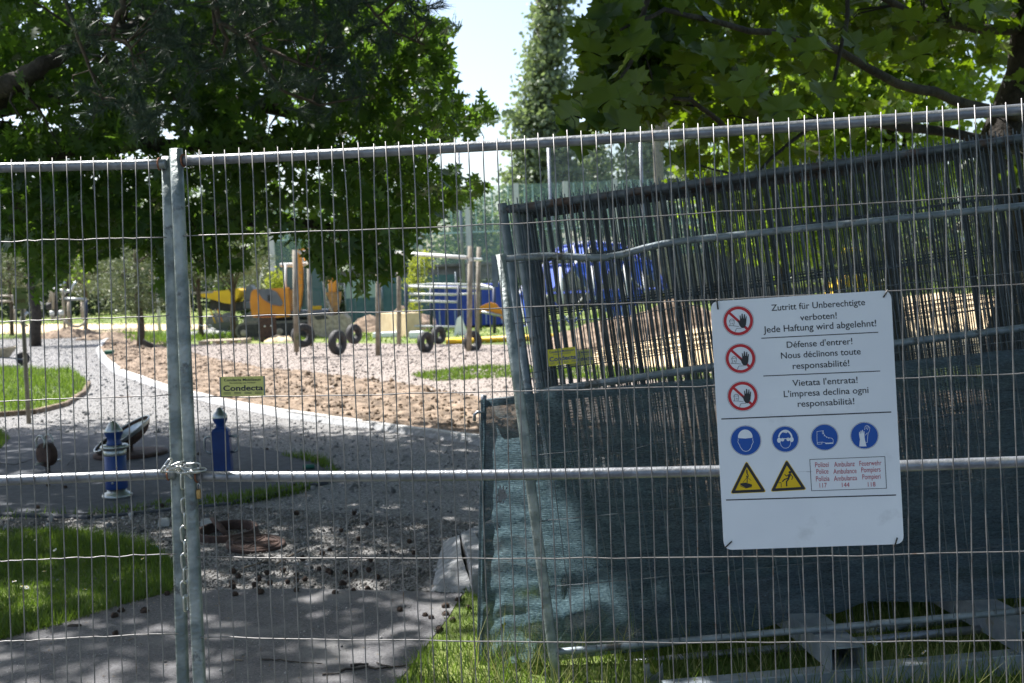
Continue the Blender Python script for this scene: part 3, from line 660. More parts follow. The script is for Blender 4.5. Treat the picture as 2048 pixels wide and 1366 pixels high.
mand(1181, 240, 26, [('l', [(1098, 178), (1168, 168), (1170, 200), (1190, 228), (1215, 240), (1262, 252), (1274, 270), (1272, 306), (1192, 310), (1188, 298), (1152, 290), (1152, 312), (1102, 314), (1101, 292), (1099, 270), (1098, 178)], .8),
    ('l', [(1100, 296), (1150, 292)], .8), ('l', [(1192, 303), (1270, 300)], 1.4), ('d', (1163, 200), 1.1), ('d', (1180, 222), 1.1), ('d', (1203, 238), 1.1), ('d', (1226, 247), 1.1), ('d', (1158, 183), 1.1)])
mand(1610, 222, 26.5, [('p', [(1554, 338), (1562, 262), (1553, 215), (1553, 182), (1561, 182), (1567, 208), (1569, 168), (1577, 168), (1580, 205), (1586, 160), (1593, 160), (1595, 205), (1602, 172), (1609, 175), (1610, 222), (1614, 262), (1632, 338)]),
    ('l', [(1612, 160), (1618, 122), (1628, 116), (1640, 112), (1652, 118), (1668, 138), (1664, 170), (1648, 204), (1640, 296), (1626, 296)], .8), ('l', [(1630, 150), (1640, 120)], .8), ('l', [(1642, 160), (1654, 126)], .8), ('l', [(1616, 220), (1644, 190)], .8)])
def warn(P3, drawn):
    P = [SG.P(*E5(*q)) for q in P3]; mb = MB(); mb.prism(rounded([(p.x, p.z) for p in P], .009), -.0005, 0); o = mb.build('warning_symbol', M['signyel'], sg)
    c = (P[0] + P[1] + P[2]) / 3; mb = MB(); oo = [c + (p - c) * .955 for p in P]; ii = [c + (p - c) * .70 for p in P]
    R1 = rounded([(p.x, p.z) for p in oo], .008); R2 = rounded([(p.x, p.z) for p in ii], .001); n = len(R1)
    mb.add([(x, -.0009, z) for x, z in R1] + [(x, -.0009, z) for x, z in R2], [(i, (i + 1) % n, (i + 1) % n + n, i + n) for i in range(n)])
    for kind, pts, *w_ in drawn:
        if kind == 'p': SG.poly(mb, [E5(*q) for q in pts], -.0012, .0005)
        elif kind == 'l': SG.line(mb, [E5(*q) for q in pts], w_[0], -.0009)
        else: SG.disc(mb, *E5(*pts), w_[0], -.0009, 0, 14)
    mb.build('symbol_print', M['ink'], o)
warn([(338, 490), (556, 832), (162, 850)], [('l', [(343, 593), (345, 626)], 2.6), ('l', [(345, 630), (354, 644), (358, 660), (346, 668), (338, 656)], 2.0), ('l', [(347, 672), (346, 728)], 1.6), ('l', [(344, 672), (300, 728)], .8), ('l', [(350, 672), (390, 706)], .8),
    ('p', [(274, 736), (332, 728), (398, 748), (398, 768), (338, 786), (272, 754)]), ('l', [(268, 762), (332, 788), (396, 774)], 1.0)])
warn([(770, 474), (990, 806), (594, 828)], [('d', (808, 618), 2.9), ('p', [(788, 640), (808, 632), (822, 640), (800, 682), (784, 680)]), ('l', [(792, 642), (768, 658), (752, 640)], 1.6), ('l', [(818, 642), (838, 668), (826, 696)], 1.6),
    ('l', [(786, 682), (748, 694), (726, 718)], 2.4), ('l', [(796, 684), (770, 718), (772, 766)], 2.6), ('l', [(686, 730), (712, 728), (714, 778)], 1.1)])
for (x0, y0), (x1, y1) in (((1433, 598), (1436, 618)), ((1775, 580), (1767, 594)), ((1451, 1094), (1463, 1083)), ((1789, 1092), (1794, 1076))):
    a, b_ = SG.P(x0, y0), SG.P(x1, y1); mb = MB(); mb.tube([a + Vector((0, .012, 0)), a + Vector((0, -.003, 0)), (a + b_) / 2 + Vector((0, -.0035, 0)), b_ + Vector((0, -.003, 0)), b_ + Vector((0, .004, 0))], .0022, 6); mb.build('cable_tie', M['tie'], sg)
mb = MB(); SG.line(mb, [E5(890, 611), E5(940, 609), E5(1050, 607)], .5, -.0004); SG.line(mb, [E5(985, 612), E5(1025, 613)], .9, -.0004); mb.build('scuff_mark', mat('grey_scuff', (.42, .43, .45), .7), sg)
# maker's plate on the right panel
def maker(Mp, tl, tr, bl, yo, label, m1, m2, m3, edges=True):
    t = place_plate(Mp, tl, tr, bl, yo, label, 'fence_plate', 'sign'); A = Plate(t, (tl, tr)); a, b_ = A.P(*tl), A.P(*tr); h = A.P(*bl).z - a.z
    L = b_.x - a.x; H = -h
    mb = MB(); mb.box((a.x + L / 2, .0008, a.z - H / 2), (L, .0012, H)); mb.build('plate', m1, t)
    if edges:
        for xx in (a.x + .0015, b_.x - .002):
            mb = MB(); mb.box((xx, -.0004, a.z - H / 2), (.003, .003, H * 1.01)); mb.build('edge_strip', M['galv_dull'], t)
    k = (tr[0] - tl[0]) / 90; ex, ey = (tr[0] - tl[0]) / k / 90, (tr[1] - tl[1]) / 90; dxv = (bl[0] - tl[0]) / 40; dyv = (bl[1] - tl[1]) / 40
    q = lambda u, v: (tl[0] + u * k + v * dxv, tl[1] + u * ey + v * dyv)
    for s_, u, v, w_, c_, bo, mm in (('Condecta Mobilzaun', 45, 9.2, 73, 5.2, .012, m3), ('Vermietung und Verkauf', 45, 14.2, 52, 2.8, .008, m3), ('Condecta', 46, 28.8, 79, 10.5, .02, m2)):
        A.text(s_, *q(u, v), w_ * k, c_ * dyv if dyv < 1.3 else c_, mm, -.0006, bo)
    for i in range(4):
        for v in (32.6, 35.2):
            mb = MB(); A.line(mb, [q(7 + i * 20.8, v), q(21 + i * 20.8, v)], .9 * k, -.0006); mb.build('fine_print', m3, t)
    return t
maker(PR, (439, 754), (529.5, 752), (440.5, 793), -.0235, 'dull yellow maker\'s plate low on the fence mesh right of the chained posts', M['cyel'], M['cink'], M['cink'])

# ------------- chain
def link_mesh():
    mb = MB(); L, Wd, r = .0155, .0105, .0031; pts = []
    for i in range(9): a = math.radians(-90 + 180 * i / 8 - 90 + 90); pts.append((Wd * math.cos(math.radians(i * 22.5)), 0, L + Wd * math.sin(math.radians(i * 22.5))))
    for i in range(9): pts.append((-Wd * math.cos(math.radians(i * 22.5)), 0, -L - Wd * math.sin(math.radians(i * 22.5))))
    mb.tube(pts, r, 8, closed=True); return mb
cpos = Vector(PR @ PU(PR, 372, 938, -.03)); ch = thing('chain', 'shiny steel link chain looped around both gate posts and hanging down', 'chain', loc=cpos); bpy.context.view_layer.update()
lm = link_mesh().build('link', M['chain'], ch)
first = True
def put_link(p, axis, roll):
    global first
    z = Vector(axis).normalized(); x = Vector((1, 0, 0)) if abs(z.x) < .8 else Vector((0, 0, 1)); x = (x - z * x.dot(z)).normalized(); y = z.cross(x)
    Mx = Matrix((x, y, z)).transposed().to_4x4() @ Matrix.Rotation(roll, 4, 'Z'); Mx.translation = Vector(p) - cpos
    if first: o = lm; first = False
    else: o = lm.copy(); COL.objects.link(o)
    o.parent = ch; o.matrix_parent_inverse = Matrix.Identity(4); o.matrix_local = Mx
hang = [(366, 962), (370.5, 1012), (373, 1040), (369, 1068), (373, 1096), (370, 1123), (371.5, 1150), (369.5, 1178), (371.5, 1206)]
for i, (x, y) in enumerate(hang): put_link(PR @ PU(PR, x, y, .024), (.03 * (-1) ** i, 0, 1), (.25 if i % 2 else 1.25))
wrap = [(333, 931), (343, 938), (355, 937), (366, 941), (372, 944), (384, 933), (384, 945), (397, 940), (350, 930)]
dirs = [(.6, 0, .8), (1, .1, -.1), (1, 0, .15), (1, .1, -.2), (.6, .2, -.8), (1, 0, .08), (1, 0, .1), (.6, .8, 0), (.9, .3, .3)]
for i, ((x, y), d) in enumerate(zip(wrap, dirs)): put_link(PR @ PU(PR, x, y, -.030 - .004 * (i % 2)), d, (.35 if i % 2 else 1.2))
pk = thing('padlock', 'small worn brass padlock hanging beside the right gate post', 'padlock', loc=PR @ PU(PR, 397.5, 984, -.005))
mb = MB(); mb.box((0, 0, -.006), (.011, .014, .03), b=.002); mb.build('body', M['brass'], pk)
mb = MB(); mb.tube([(-.004, 0, .008), (-.004, 0, .022), (0, 0, .028), (.004, 0, .022), (.004, 0, .008)], .0018, 6); mb.build('shackle', M['chain'], pk)

# ================================================================== STACK OF PANELS
def lerp2(TL, TR, BL, BR, u, v): return (TL.lerp(TR, u)).lerp(BL.lerp(BR, u), v)
# front bent panel
TL, TR = at(1007, 518, 4.37), at(2210, 395, 4.30); BL, BR = at(1111, 1304, 4.33), at(2290, 1200, 4.24)
fp = thing('bent_fence_panel', 'bent low fence panel with dented top tube leaning in front of the net', 'fence', loc=BL)
Zc = Vector(BL); nrm = (TR - TL).cross(BL - TL).normalized(); nrm = nrm if nrm.y < 0 else -nrm
def FP(u, v, off=0):
    dent = math.exp(-((u - .17) / .07) ** 2) * .022 * max(0, 1 - v * 2.2)
    p = lerp2(TL, TR, BL, BR, u, v + dent); return p - Zc + nrm * off
for v in (0, 1): mb = MB(); mb.tube([FP(u / 30, v) for u in range(31)], .0135, 12); mb.build('rail', M['galv_dull'], fp)
for v in (.162, .33, .497, .665, .832):
    mb = MB(); mb.tube([FP(u / 50, v + (.018 * math.exp(-((u / 50 - .155) / .03) ** 2) if abs(v - .497) < .1 else 0) + random.gauss(0, .0008), .012) for u in range(51)], .0018, 5, cap=False); mb.build('horizontal_wire', M['wire_dark'], fp)
for i in range(1, 28):
    u = i / 28; mb = MB(); k = random.uniform(-.006, .006); kk = random.uniform(.3, .7)
    bulge = random.choice((0, 0, .009, -.008)) if i < 12 else 0
    mb.tube([FP(u + k * math.exp(-((v / 20 - kk) / .16) ** 2) + bulge * math.exp(-((v / 20 - .62) / .08) ** 2), v / 20, .014) for v in range(21)], .0018, 5, cap=False); mb.build('vertical_wire', M['wire_dark'], fp)
up = (TL - BL).normalized(); mb = MB()
mb.tube([FP(-.004, 0) + up * .02, FP(-.004, .35) , FP(-.0045, .7), FP(-.004, 1), FP(-.004, 1) - up * .16], .0205, 14); mb.build('post', M['post'], fp)
mb = MB(); mb.box(FP(-.004, .03) + Vector((-.03, 0, 0)), (.022, .012, .12)); mb.build('clamp_plate', M['galv_dull'], fp)
# tall stacked panels
Zt = Vector(camdir(.125, 1)) * -1; Xt = Vector(camdir(1, -.139))
def tall_mesh(seed):
    random.seed(seed); g = MB()
    for i in range(84):
        u = .03 + i * .0405; a = random.gauss(0, .0006); b_ = 0
        g.tube([(u + a * math.sin(v * 1.1) + random.gauss(0, .0004), -.018, -1.93 + 1.975 * v / 6) for v in range(7)], .0027, 4, cap=False, smooth=True)
    for z in (-.25, -.5, -.75, -1.0, -1.25, -1.5, -1.75):
        g.tube([(0, -.014, z), (1.1, -.014, z + random.gauss(0, .004)), (2.3, -.014, z + random.gauss(0, .004)), (3.42, -.014, z)], .0021, 4, cap=False)
    return g
pr = None; meshes = []
for s in range(3):
    o = tall_mesh(s + 3).build('wire_mesh', M['wire_dark']); meshes.append(o.data); bpy.data.objects.remove(o)
mb = MB(); mb.tube([(0, 0, 0), (3.45, 0, 0)], .0185, 12); o = mb.build('rail', M['rail_dark']); rail_me = o.data; bpy.data.objects.remove(o)
mb = MB(); mb.tube([(0, 0, -1.94), (0, 0, .03)], .0215, 12); o = mb.build('post', M['galv_dull']); post_me = o.data; bpy.data.objects.remove(o)
ORD = ['third', 'fourth', 'fifth', 'sixth', 'seventh', 'eighth', 'ninth', 'tenth']
labs = ['tall fence panel at the front of the stack with bright maker\'s plate', 'second tall fence panel in the stack, its plate half hidden'] + [f'{q} tall fence panel counted from the front of the stack' for q in ORD] + ['last tall fence panel at the back of the stack']
shift = [0, 26, 37, 40, 44, 42, 47, 45, 49, 48, 52]
for i in range(11):
    Y = 5.20 + i * .098; o3 = at(1006 + shift[i], 420 + i * 1.2, Y)
    dd = random.gauss(0, .006); Mx = frame(o3, Xt, Zt) @ Matrix.Rotation(random.gauss(0, .0004), 4, 'Y')
    t = thing('tall_fence_panel', labs[i], 'fence', Mx, group='tall fence panels in the stack')
    a = link('wire_mesh', meshes[i % 3], t); 
    link('rail', rail_me, t); b_ = link('rail', rail_me, t); b_.location = (0, 0, -1.88)
    link('post', post_me, t); c_ = link('post', post_me, t); c_.location = (3.45, 0, 0)
    if i == 0: T0 = Mx
    if i == 1: T1 = Mx
bpy.context.view_layer.update()
maker(T0, (1092, 700), (1153, 693), (1096, 733), -.026, 'bright yellow maker\'s plate on the front tall panel of the stack', M['cyel2'], M['cblue'], M['cblue'], True)
maker(T1, (1136, 703), (1186, 697), (1139, 733), -.022, 'duller yellow maker\'s plate half hidden behind the brighter one', M['cyel'], M['cblue'], M['cblue'], True)
# low panel behind the net
o3 = at(1082, 783, 4.86); Mx = frame(o3, Vector(camdir(1, -.132)), Vector(camdir(.10, 1)) * -1)
lp = thing('low_fence_panel', 'low fence panel whose round top tube rises right just above the net', 'fence', Mx)
mb = MB(); mb.tube([(0, 0, 0), (1, 0, .012), (2, 0, .0), (3, 0, 0)], .0165, 12); mb.build('rail', M['galv_dull'], lp)
mb = MB(); mb.tube([(0, 0, -1.2), (3, 0, -1.2)], .0165, 12); mb.build('rail', M['galv_dull'], lp)
mb = MB(); mb.tube([(-.005, 0, -1.22), (-.005, 0, .04)], [.017] * 2, 12); mb.build('post', M['galv_dull'], lp)
for i in range(34):
    mb = MB(); u = .08 + i * .086; mb.tube([(u + random.gauss(0, .002), -.017, -1.2 + 1.2 * k / 5) for k in range(6)], .0021, 4, cap=False); mb.build('vertical_wire', M['wire_dark'], lp)
for z in (-.3, -.6, -.9): mb = MB(); mb.tube([(0, -.014, z), (3, -.014, z)], .0021, 4, cap=False); mb.build('horizontal_wire', M['wire_dark'], lp)
# net and its frame
N0 = at(969, 1380, 4.62)
nf = thing('net_frame', 'short upright tube frame that the green shade net is wrapped over', 'fence', loc=N0); g = lambda p: Vector(p) - N0
mb = MB(); mb.tube([g(at(960, 1400, 4.612)), g(at(967, 800, 4.612)), g(at(968, 790, 4.612))], .0125, 14); mb.build('post', M['galv'], nf)
mb = MB(); mb.tube([g(at(972, 806, 4.63)), g(at(1060, 796, 4.64)), g(at(1420, 768, 4.64)), g(at(2300, 690, 4.64))], .017, 10); mb.build('rail', M['galv_dull'], nf)
mb = MB(); mb.tube([g(at(1040, 1349, 4.58)), g(at(1400, 1312, 4.56)), g(at(2300, 1226, 4.5))], .0165, 12); mb.build('rail', M['galv'], nf)
mb = MB(); mb.tube([g(at(968, 824, 4.6)), g(at(955, 824, 4.6)), g(at(949, 829, 4.6)), g(at(949, 842, 4.6))], .0065, 8); mb.build('hook', M['galv'], nf)
def curve(pts, x):
    for (a, b_), (c_, d) in zip(pts, pts[1:]):
        if x <= c_: t = (x - a) / (c_ - a); t = t * t * (3 - 2 * t) * .4 + t * .6; return b_ + (d - b_) * t
    return pts[-1][1]
TE = [(962, 806), (975, 798), (1000, 796), (1060, 787), (1200, 774), (1420, 757), (1790, 722), (2060, 697), (2350, 672)]
BE = [(962, 1395), (985, 1392), (1010, 1352), (1100, 1322), (1250, 1306), (1400, 1284), (1500, 1262), (1590, 1238), (1675, 1226), (1735, 1202), (1843, 1204), (2048, 1196), (2350, 1180)]
from mathutils import noise as NS
nu, nv = 330, 130; vs = []; fs = []
for j in range(nv + 1):
    v = j / nv
    for i in range(nu + 1):
        u = i / nu
        if i < 14:                                    # wraps round the post
            a = (13 - i) / 13 * PI * .52; px = 968 - 8.5 * v; P = at(px + 5, curve(TE, 975) + (curve(BE, 985) - curve(TE, 975)) * v, 4.62)
            q = P + Vector((-.012 - math.sin(a) * .012, -.018 - math.cos(a) * .008, 0))
        else:
            x = 975 + (2350 - 975) * ((i - 13) / (nu - 13)) ** 1.15 - 8 * v * max(0, 1 - (i - 13) / 40)
            py = curve(TE, x) + (curve(BE, x) - curve(TE, x)) * v
            xx = (x - 975) / 500
            fold = math.exp(-((xx - .05) / .22) ** 2) * v ** .8
            dy = .007 * fold * math.sin((v * 31 - xx * 34 + 1.5 * NS.noise(Vector((xx * 3, v * 3, 0)))) * 1.0 + 2) + .005 * fold * math.sin(v * 83 - xx * 34 + 2 * NS.noise(Vector((xx * 5, v * 5, 3))))
            dy += .022 * NS.noise(Vector((xx * 1.3, v * 1.8, 4))) * (v ** .5) + .010 * NS.noise(Vector((xx * 6, v * 11 + xx * 3, 7)))
            dy += .010 * math.sin(v * 40 + xx * 7 + 3 * NS.noise(Vector((xx * 2, v * 4, 11)))) * math.exp(-((v - .85) / .12) ** 2) * (xx > .15)
            dy += .014 * math.sin((v - .72 + .06 * (xx - 1.5)) * 30) * math.exp(-((v - .8) / .14) ** 2) * (xx > .3)
            dy -= .05 * math.exp(-((v - 1) / .08) ** 2) * (xx > .2)
            q = at(x, py, 4.594 + dy)
        vs.append(q - N0)
W_ = nu + 1
for j in range(nv):
    for i in range(nu):
        c_ = at(0, 0, 1); f = (j * W_ + i, j * W_ + i + 1, (j + 1) * W_ + i + 1, (j + 1) * W_ + i)
        ii, jj = i, j
        hole = any(((i - a) / ra) ** 2 + ((j - b_) / rb) ** 2 < 1 + .5 * math.sin(i * 2.3 + j * 1.7) for a, b_, ra, rb in ((24, 44, 3.0, 3.6), (22, 57, 1.3, 1.3), (26, 105, 2.2, 1.0), (200, 96, 2.5, .8)))
        if not hole: fs.append(f)
net = MB().add(vs, fs, 0, True).build('shade_net', M['net']); net.location = N0
tag(net, 'dark teal woven shade net draped in front of the stacked panels', 'net')
# rack under the stack
rk0 = G(1700, 1345); rk = thing('steel_rack', 'galvanised steel rack of square beams lying in grass under the panel stack', 'rack', loc=rk0); g = lambda p: Vector(p) - rk0
def beam(a, b_, wd, h, name, m, z=0.0):
    a, b_ = Vector(a), Vector(b_); t = (b_ - a); t.z = 0; L = t.length; t.normalize(); n = Vector((-t.y, t.x, 0)); Mr = Matrix((t, n, Vector((0, 0, 1)))).transposed(); mb = MB()
    c = (a + b_) / 2; mb.box((c.x, c.y, z + h / 2), (L, wd, h), Mr, b=.004); return mb.build(name, m, rk)
beam(g(G(1330, 1412)), g(G(2350, 1318)), .075, .085, 'beam', M['beam'])
beam(g(G(1250, 1230) ), g(G(2350, 1175)), .07, .085, 'beam', M['beam'])
def hollow(c, direction, L, wd, h, t=.006):
    d = Vector(direction).normalized(); n = Vector((-d.y, d.x, 0)); Mr = Matrix((n, d, Vector((0, 0, 1)))).transposed(); mb = MB(); c = Vector(c) + d * L / 2
    for ox, oz, w_, hh in ((0, h - t / 2, wd, t), (0, t / 2, wd, t), (-wd / 2 + t / 2, h / 2, t, h - 2 * t), (wd / 2 - t / 2, h / 2, t, h - 2 * t)):
        mb.box(c + Mr @ Vector((ox, 0, oz)), (w_, L, hh), Mr)
    mb.box(c + Mr @ Vector((0, L * .3, h / 2)), (wd - 2 * t, .004, h - 2 * t), Mr)
    return mb.build('cross_tube', M['beam'], rk)
for px in (1697, 2072):
    p = G(px, 1388 if px < 1800 else 1350); hollow(g(Vector((p.x, p.y, .087))), (-.10, 1, 0), 1.1, .13, .09)
# short bracket with a half-round notch
br = thing('bracket', 'small steel bracket with half round notch standing in the grass', 'bracket', loc=G(1307, 1372))
k = 1 / 530; mb = MB(); out = [(-17, 45), (-7, 47), (-7, 34), (-3, 24), (5, 22), (13, 30), (18, 44), (20, 48), (21, 0), (-16, 0)]
mb.prism([(x * k, z * k) for x, z in out], -.006, .006); mb.build('plate', M['galv'], br)
# ================================================================== NEAR GROUND OBJECTS
def K(Y): return 1.0 / (F / Y)
# round blue pillar
Y = G(235, 998).y; k = K(Y)
t = thing('play_pillar', 'round blue water-play pillar with steel flanges, left of the gate posts', 'play pillar', loc=G(235, 996), group='blue play pillars')
P_ = lambda prof: [(r * k, z * k) for r, z in prof]
for nm, m, prof in (('base_flange', M['inox'], [(0, 0), (26, 0), (30, 3), (30, 7), (26, 11), (19, 14), (18, 22), (0, 22)]), ('column', M['pillar_blue'], [(21, 20), (21.5, 22), (21.5, 88), (20, 89)]),
                    ('steel_band', M['inox'], [(22, 88), (22.5, 89), (22.5, 98), (20, 100)]), ('top_flange', M['inox'], [(15, 99), (25, 100), (28, 103), (28, 106), (25, 109), (12, 109)]),
                    ('neck', M['pillar_blue'], [(14, 108), (16, 110), (14.5, 114), (13, 118), (14, 124), (17.5, 130), (18, 136)]), ('cap', M['inox'], [(18.2, 136), (18.2, 138), (12, 147), (6, 155), (3, 157), (0, 157.5)])):
    MB().lathe(P_(prof), 28).build(nm, m, t)
MB().lathe(P_([(0, 0), (2.4, 0), (2.4, 2), (0, 2.2)]), 12, c=(0, -21.3 * k, 34 * k), M=Matrix.Rotation(PI / 2, 3, 'X')).build('round_button', M['inox'], t)
# square blue pillar with handles
Y = G(446, 946).y; k = K(Y)
t = thing('play_pillar', 'square tapered blue pillar with two side handles and domed steel cap', 'play pillar', loc=G(446, 946), rz=.10, group='blue play pillars')
mb = MB(); vs = []
prof = [(19, 0), (17.5, 84), (14, 90), (9, 93)]
for r, z in prof: vs += [(sx * r * k, sy * r * k * .8, z * k) for sx, sy in ((-1, -1), (1, -1), (1, 1), (-1, 1))]
mb.add(vs, [(i * 4 + j, i * 4 + (j + 1) % 4, i * 4 + 4 + (j + 1) % 4, i * 4 + 4 + j) for i in range(3) for j in range(4)] + [(3, 2, 1, 0), (12, 13, 14, 15)]); mb.build('column', M['pillar_blue'], t)
MB().lathe(P_([(9, 91), (9, 98), (14, 106), (14.8, 110), (14.8, 113)]), 24).build('neck', M['pillar_blue'], t)
MB().lathe(P_([(14.9, 112), (14.9, 114), (13, 120), (7, 126), (5, 131), (2, 133), (0, 133.4)]), 24).build('cap', M['inox'], t)
for s in (-1, 1):
    mb = MB(); mb.tube([(s * a * k, 0, z * k) for a, z in ((15, 74), (27, 74), (31, 72.5), (33, 69), (33, 50), (31, 45), (27, 42), (16, 42))], 2.4 * k, 10); mb.build('handle', M['inox'], t)
# spinning dish
p = G(262, 912); k = K(p.y); t = thing('spinning_dish', 'tilted stainless steel spinning bowl on a dark rusty base plate', 'spinner', loc=p)
Rt = Matrix.Rotation(math.radians(-27), 3, 'Y') @ Matrix.Rotation(math.radians(13), 3, 'X'); r = 62 * k
c0 = Vector((-16 * k, 0, 46 * k))
mb = MB(); prof = [(r, 0), (r * .97, -.03), (r * .8, -.085), (r * .5, -.125), (r * .2, -.14), (0.001, -.142)]
mb.lathe(prof, 36, c=c0, M=Rt); mb.build('bowl', M['inox'], t)
mb = MB(); mb.lathe([(a * .99, b_ - .006) for a, b_ in prof], 36, c=c0, M=Rt); mb.build('bowl_underside', M['rustiron'], t)
mb = MB(); mb.tube([c0 + Rt @ Vector((r * math.cos(a), r * math.sin(a), 0)) for a in [2 * PI * i / 36 for i in range(36)]], .008, 8, closed=True); mb.build('rim', M['inox'], t)
mb = MB(); mb.tube([c0 + Rt @ Vector((0, 0, -.14)), (0, 0, .02)], .03, 10); mb.build('axle', M['rustiron'], t)
MB().lathe([(0, 0), (72 * k, 0), (72 * k, .03), (60 * k, .04), (0, .04)], 32, c=(0, 0, .01)).build('base_plate', M['rustiron'], t)
# spring rocker
p = G(96, 948); k = K(p.y); t = thing('spring_rocker', 'brown disc spring rocker with two steel hoop handles at left edge', 'spring rocker', loc=p, rz=-.5)
mb = MB(); mb.lathe([(0, -9), (21, -9), (24, -7), (24, 7), (21, 9), (0, 9)], 24, c=(0, 0, 40), M=Matrix.Rotation(PI / 2, 3, 'X')); mb.v = [tuple(c * k for c in v) for v in mb.v]; mb.build('body', M['rustiron'], t)
for s in (-1, 1):
    mb = MB(); mb.tube([(k * (12 * math.cos(a) - 4), s * 10 * k, k * (64 + 15 * math.sin(a))) for a in [math.radians(-40 + 260 * i / 16) for i in range(17)]], 1.8 * k, 8); mb.build('hoop_handle', M['inox'], t)
    mb = MB(); mb.tube([(2 * k, 0, 24 * k), (2 * k, s * 30 * k, 24 * k)], 2.4 * k, 8); mb.build('foot_bar', M['inox'], t)
mb = MB(); mb.tube([(5 * k * math.cos(i * .7), 5 * k * math.sin(i * .7), i * .45 * k) for i in range(42)], 1.3 * k, 6); mb.build('spring', M['dark'], t)
# manhole ring, slab and lid
p = G(456, 1074); k = K(p.y); t = thing('manhole_ring', 'loose rusty iron manhole frame ring lying on gravel behind its lid', 'manhole frame', loc=p)
ro = 62 * k
mb = MB(); mb.lathe([(ro * .84, .0), (ro, .0), (ro, .02), (ro * .97, .05), (ro * .97, .062), (ro * .88, .062), (ro * .86, .045), (ro * .84, 0)], 40, M=Matrix.Rotation(math.radians(4), 3, 'X')); mb.build('ring', M['rustiron'], t)
a, b_ = at(424, 1037, p.y + .18), at(452, 1073, p.y - .05); sl_ = thing('iron_wedge', 'rusty curved iron piece leaning inside the manhole ring', 'scrap iron', loc=b_)
mb = MB(); mb.tube([a - b_, (a - b_) * .5 + Vector((0, 0, .012)), Vector((0.01, 0, 0))], [.016, .024, .018], 6); mb.build('bar', M['rustiron'], sl_)
p = G(512, 1096); k = K(p.y); t = thing('manhole_cover', 'round rusty manhole lid with rib pattern lying on gravel', 'manhole cover', loc=p + Vector((0, 0, .015)))
t.rotation_euler = (math.radians(5), math.radians(3), .3); r = 59 * k
MB().lathe([(0, 0), (r, 0), (r, .022), (r * .93, .026), (r * .86, .020), (0, .020)], 40).build('disc', M['rustiron'], t)
mb = MB(); mb.tube([(r * .78 * math.cos(a), r * .78 * math.sin(a), .022) for a in [2 * PI * i / 32 for i in range(32)]], .005, 6, closed=True)
for i in range(6):
    a = i * PI / 3; mb.tube([(0, 0, .022), (r * .76 * math.cos(a), r * .76 * math.sin(a), .022)], .005, 5)
    mb.tube([(r * .76 * math.cos(a), r * .76 * math.sin(a), .022), (r * .4 * math.cos(a + .52), r * .4 * math.sin(a + .52), .022), (r * .76 * math.cos(a + 1.05), r * .76 * math.sin(a + 1.05), .022)], .004, 5)
mb.build('rib_relief', M['rustiron'], t)
p = G(618, 940); o = MB().lathe([(0, -.05), (.018, -.05), (.02, -.045), (.02, .045), (.018, .05), (0, .05)], 16, M=Matrix.Rotation(PI / 2, 3, 'Y')).build('tin_can', M['green_can']); o.location = p + Vector((0, 0, .03)); o.rotation_euler = (0, 0, .1)
tag(o, 'small green tin can lying on the rubber pad near its grass edge', 'can')
p = G(149, 1258); o = MB().lathe([(0, -.03), (.011, -.03), (.013, -.02), (.012, .03), (.009, .032), (0, .032)], 10, M=Matrix.Rotation(PI / 2, 3, 'Y')).build('wood_chunk', M['bark']); o.location = p + Vector((0, 0, .012)); tag(o, 'short dark chunk of wood on the path beside the lawn edge', 'wood')
def lump(name, px, py, sx, sy, sz, m, label, cat, rz=0.0):
    mb = MB(); mb.box((0, 0, sz / 2), (sx, sy, sz), b=min(sz, sx) * .12, taper=.9)
    for i, v in enumerate(mb.v): mb.v[i] = (v[0] + random.uniform(-1, 1) * sx * .05, v[1] + random.uniform(-1, 1) * sy * .05, v[2] + random.uniform(-1, 1) * sz * .06)
    o = mb.build(name, m); o.location = G(px, py, .005); o.rotation_euler = (0, 0, rz); return tag(o, label, cat)
lump('concrete_chunk', 328, 1052, .075, .08, .05, M['kerb'], 'pale broken concrete block on gravel just left of the gate posts', 'rubble', .2)
lump('concrete_chunk', 418, 1052, .09, .07, .05, M['kerb'], 'pale concrete block behind the leaning iron piece', 'rubble', -.1)
lump('concrete_chunk', 545, 1078, .085, .06, .03, M['stone'], 'flat grey stone beside the rusty manhole lid', 'stone', .5)
o = lump('plastic_scrap', 309, 1100, .055, .035, .022, M['bluebag'], 'crumpled bright blue plastic scrap on the gravel', 'litter', .4)
# sticks and battens
def stick(px, z, r, label, m, name='stick', cat='stick', forks=()):
    P = [G(*q, z) for q in px]; o0 = P[0]; mb = MB(); fine = []
    for a, b_ in zip(P, P[1:]):
        for i in range(4): fine.append(a.lerp(b_, i / 4) + Vector((random.gauss(0, r * .4), random.gauss(0, r * .6), abs(random.gauss(0, r * .3)))))
    fine.append(P[-1]); mb.tube([p - o0 for p in fine], [r * (1 - .5 * i / len(fine)) for i in range(len(fine))], 6)
    for f in forks: mb.tube([G(*q, z) - o0 for q in f], [r * .6] * len(f), 5)
    o = mb.build(name, m); o.location = o0; return tag(o, label, cat)
E8 = lambda x, y: (450 + x / 3.413, 1066 + y / 3.413)
stick([E8(240, 862), E8(380, 868), E8(480, 882), E8(660, 893)], .02, .0042, 'long thin dark twig lying across the middle of the path', M['bark'])
stick([E8(780, 948), E8(970, 916), E8(1030, 930), E8(1200, 908), E8(1380, 885)], .02, .006, 'knobbly forked branch on the path running into the right grass', M['bark'], forks=([E8(1035, 885), E8(1070, 900), E8(1130, 912)],))
stick([E8(665, 964), E8(780, 960)], .019, .0045, 'short straight twig near the bottom edge of the path', M['bark'])
stick([E8(862, 906), E8(980, 894)], .02, .0065, 'stubby dark twig just above the forked branch', M['bark'])
stick([E8(52, 865), E8(118, 868)], .02, .005, 'stubby brown twig beside the right gate post foot', M['bark_stick'])
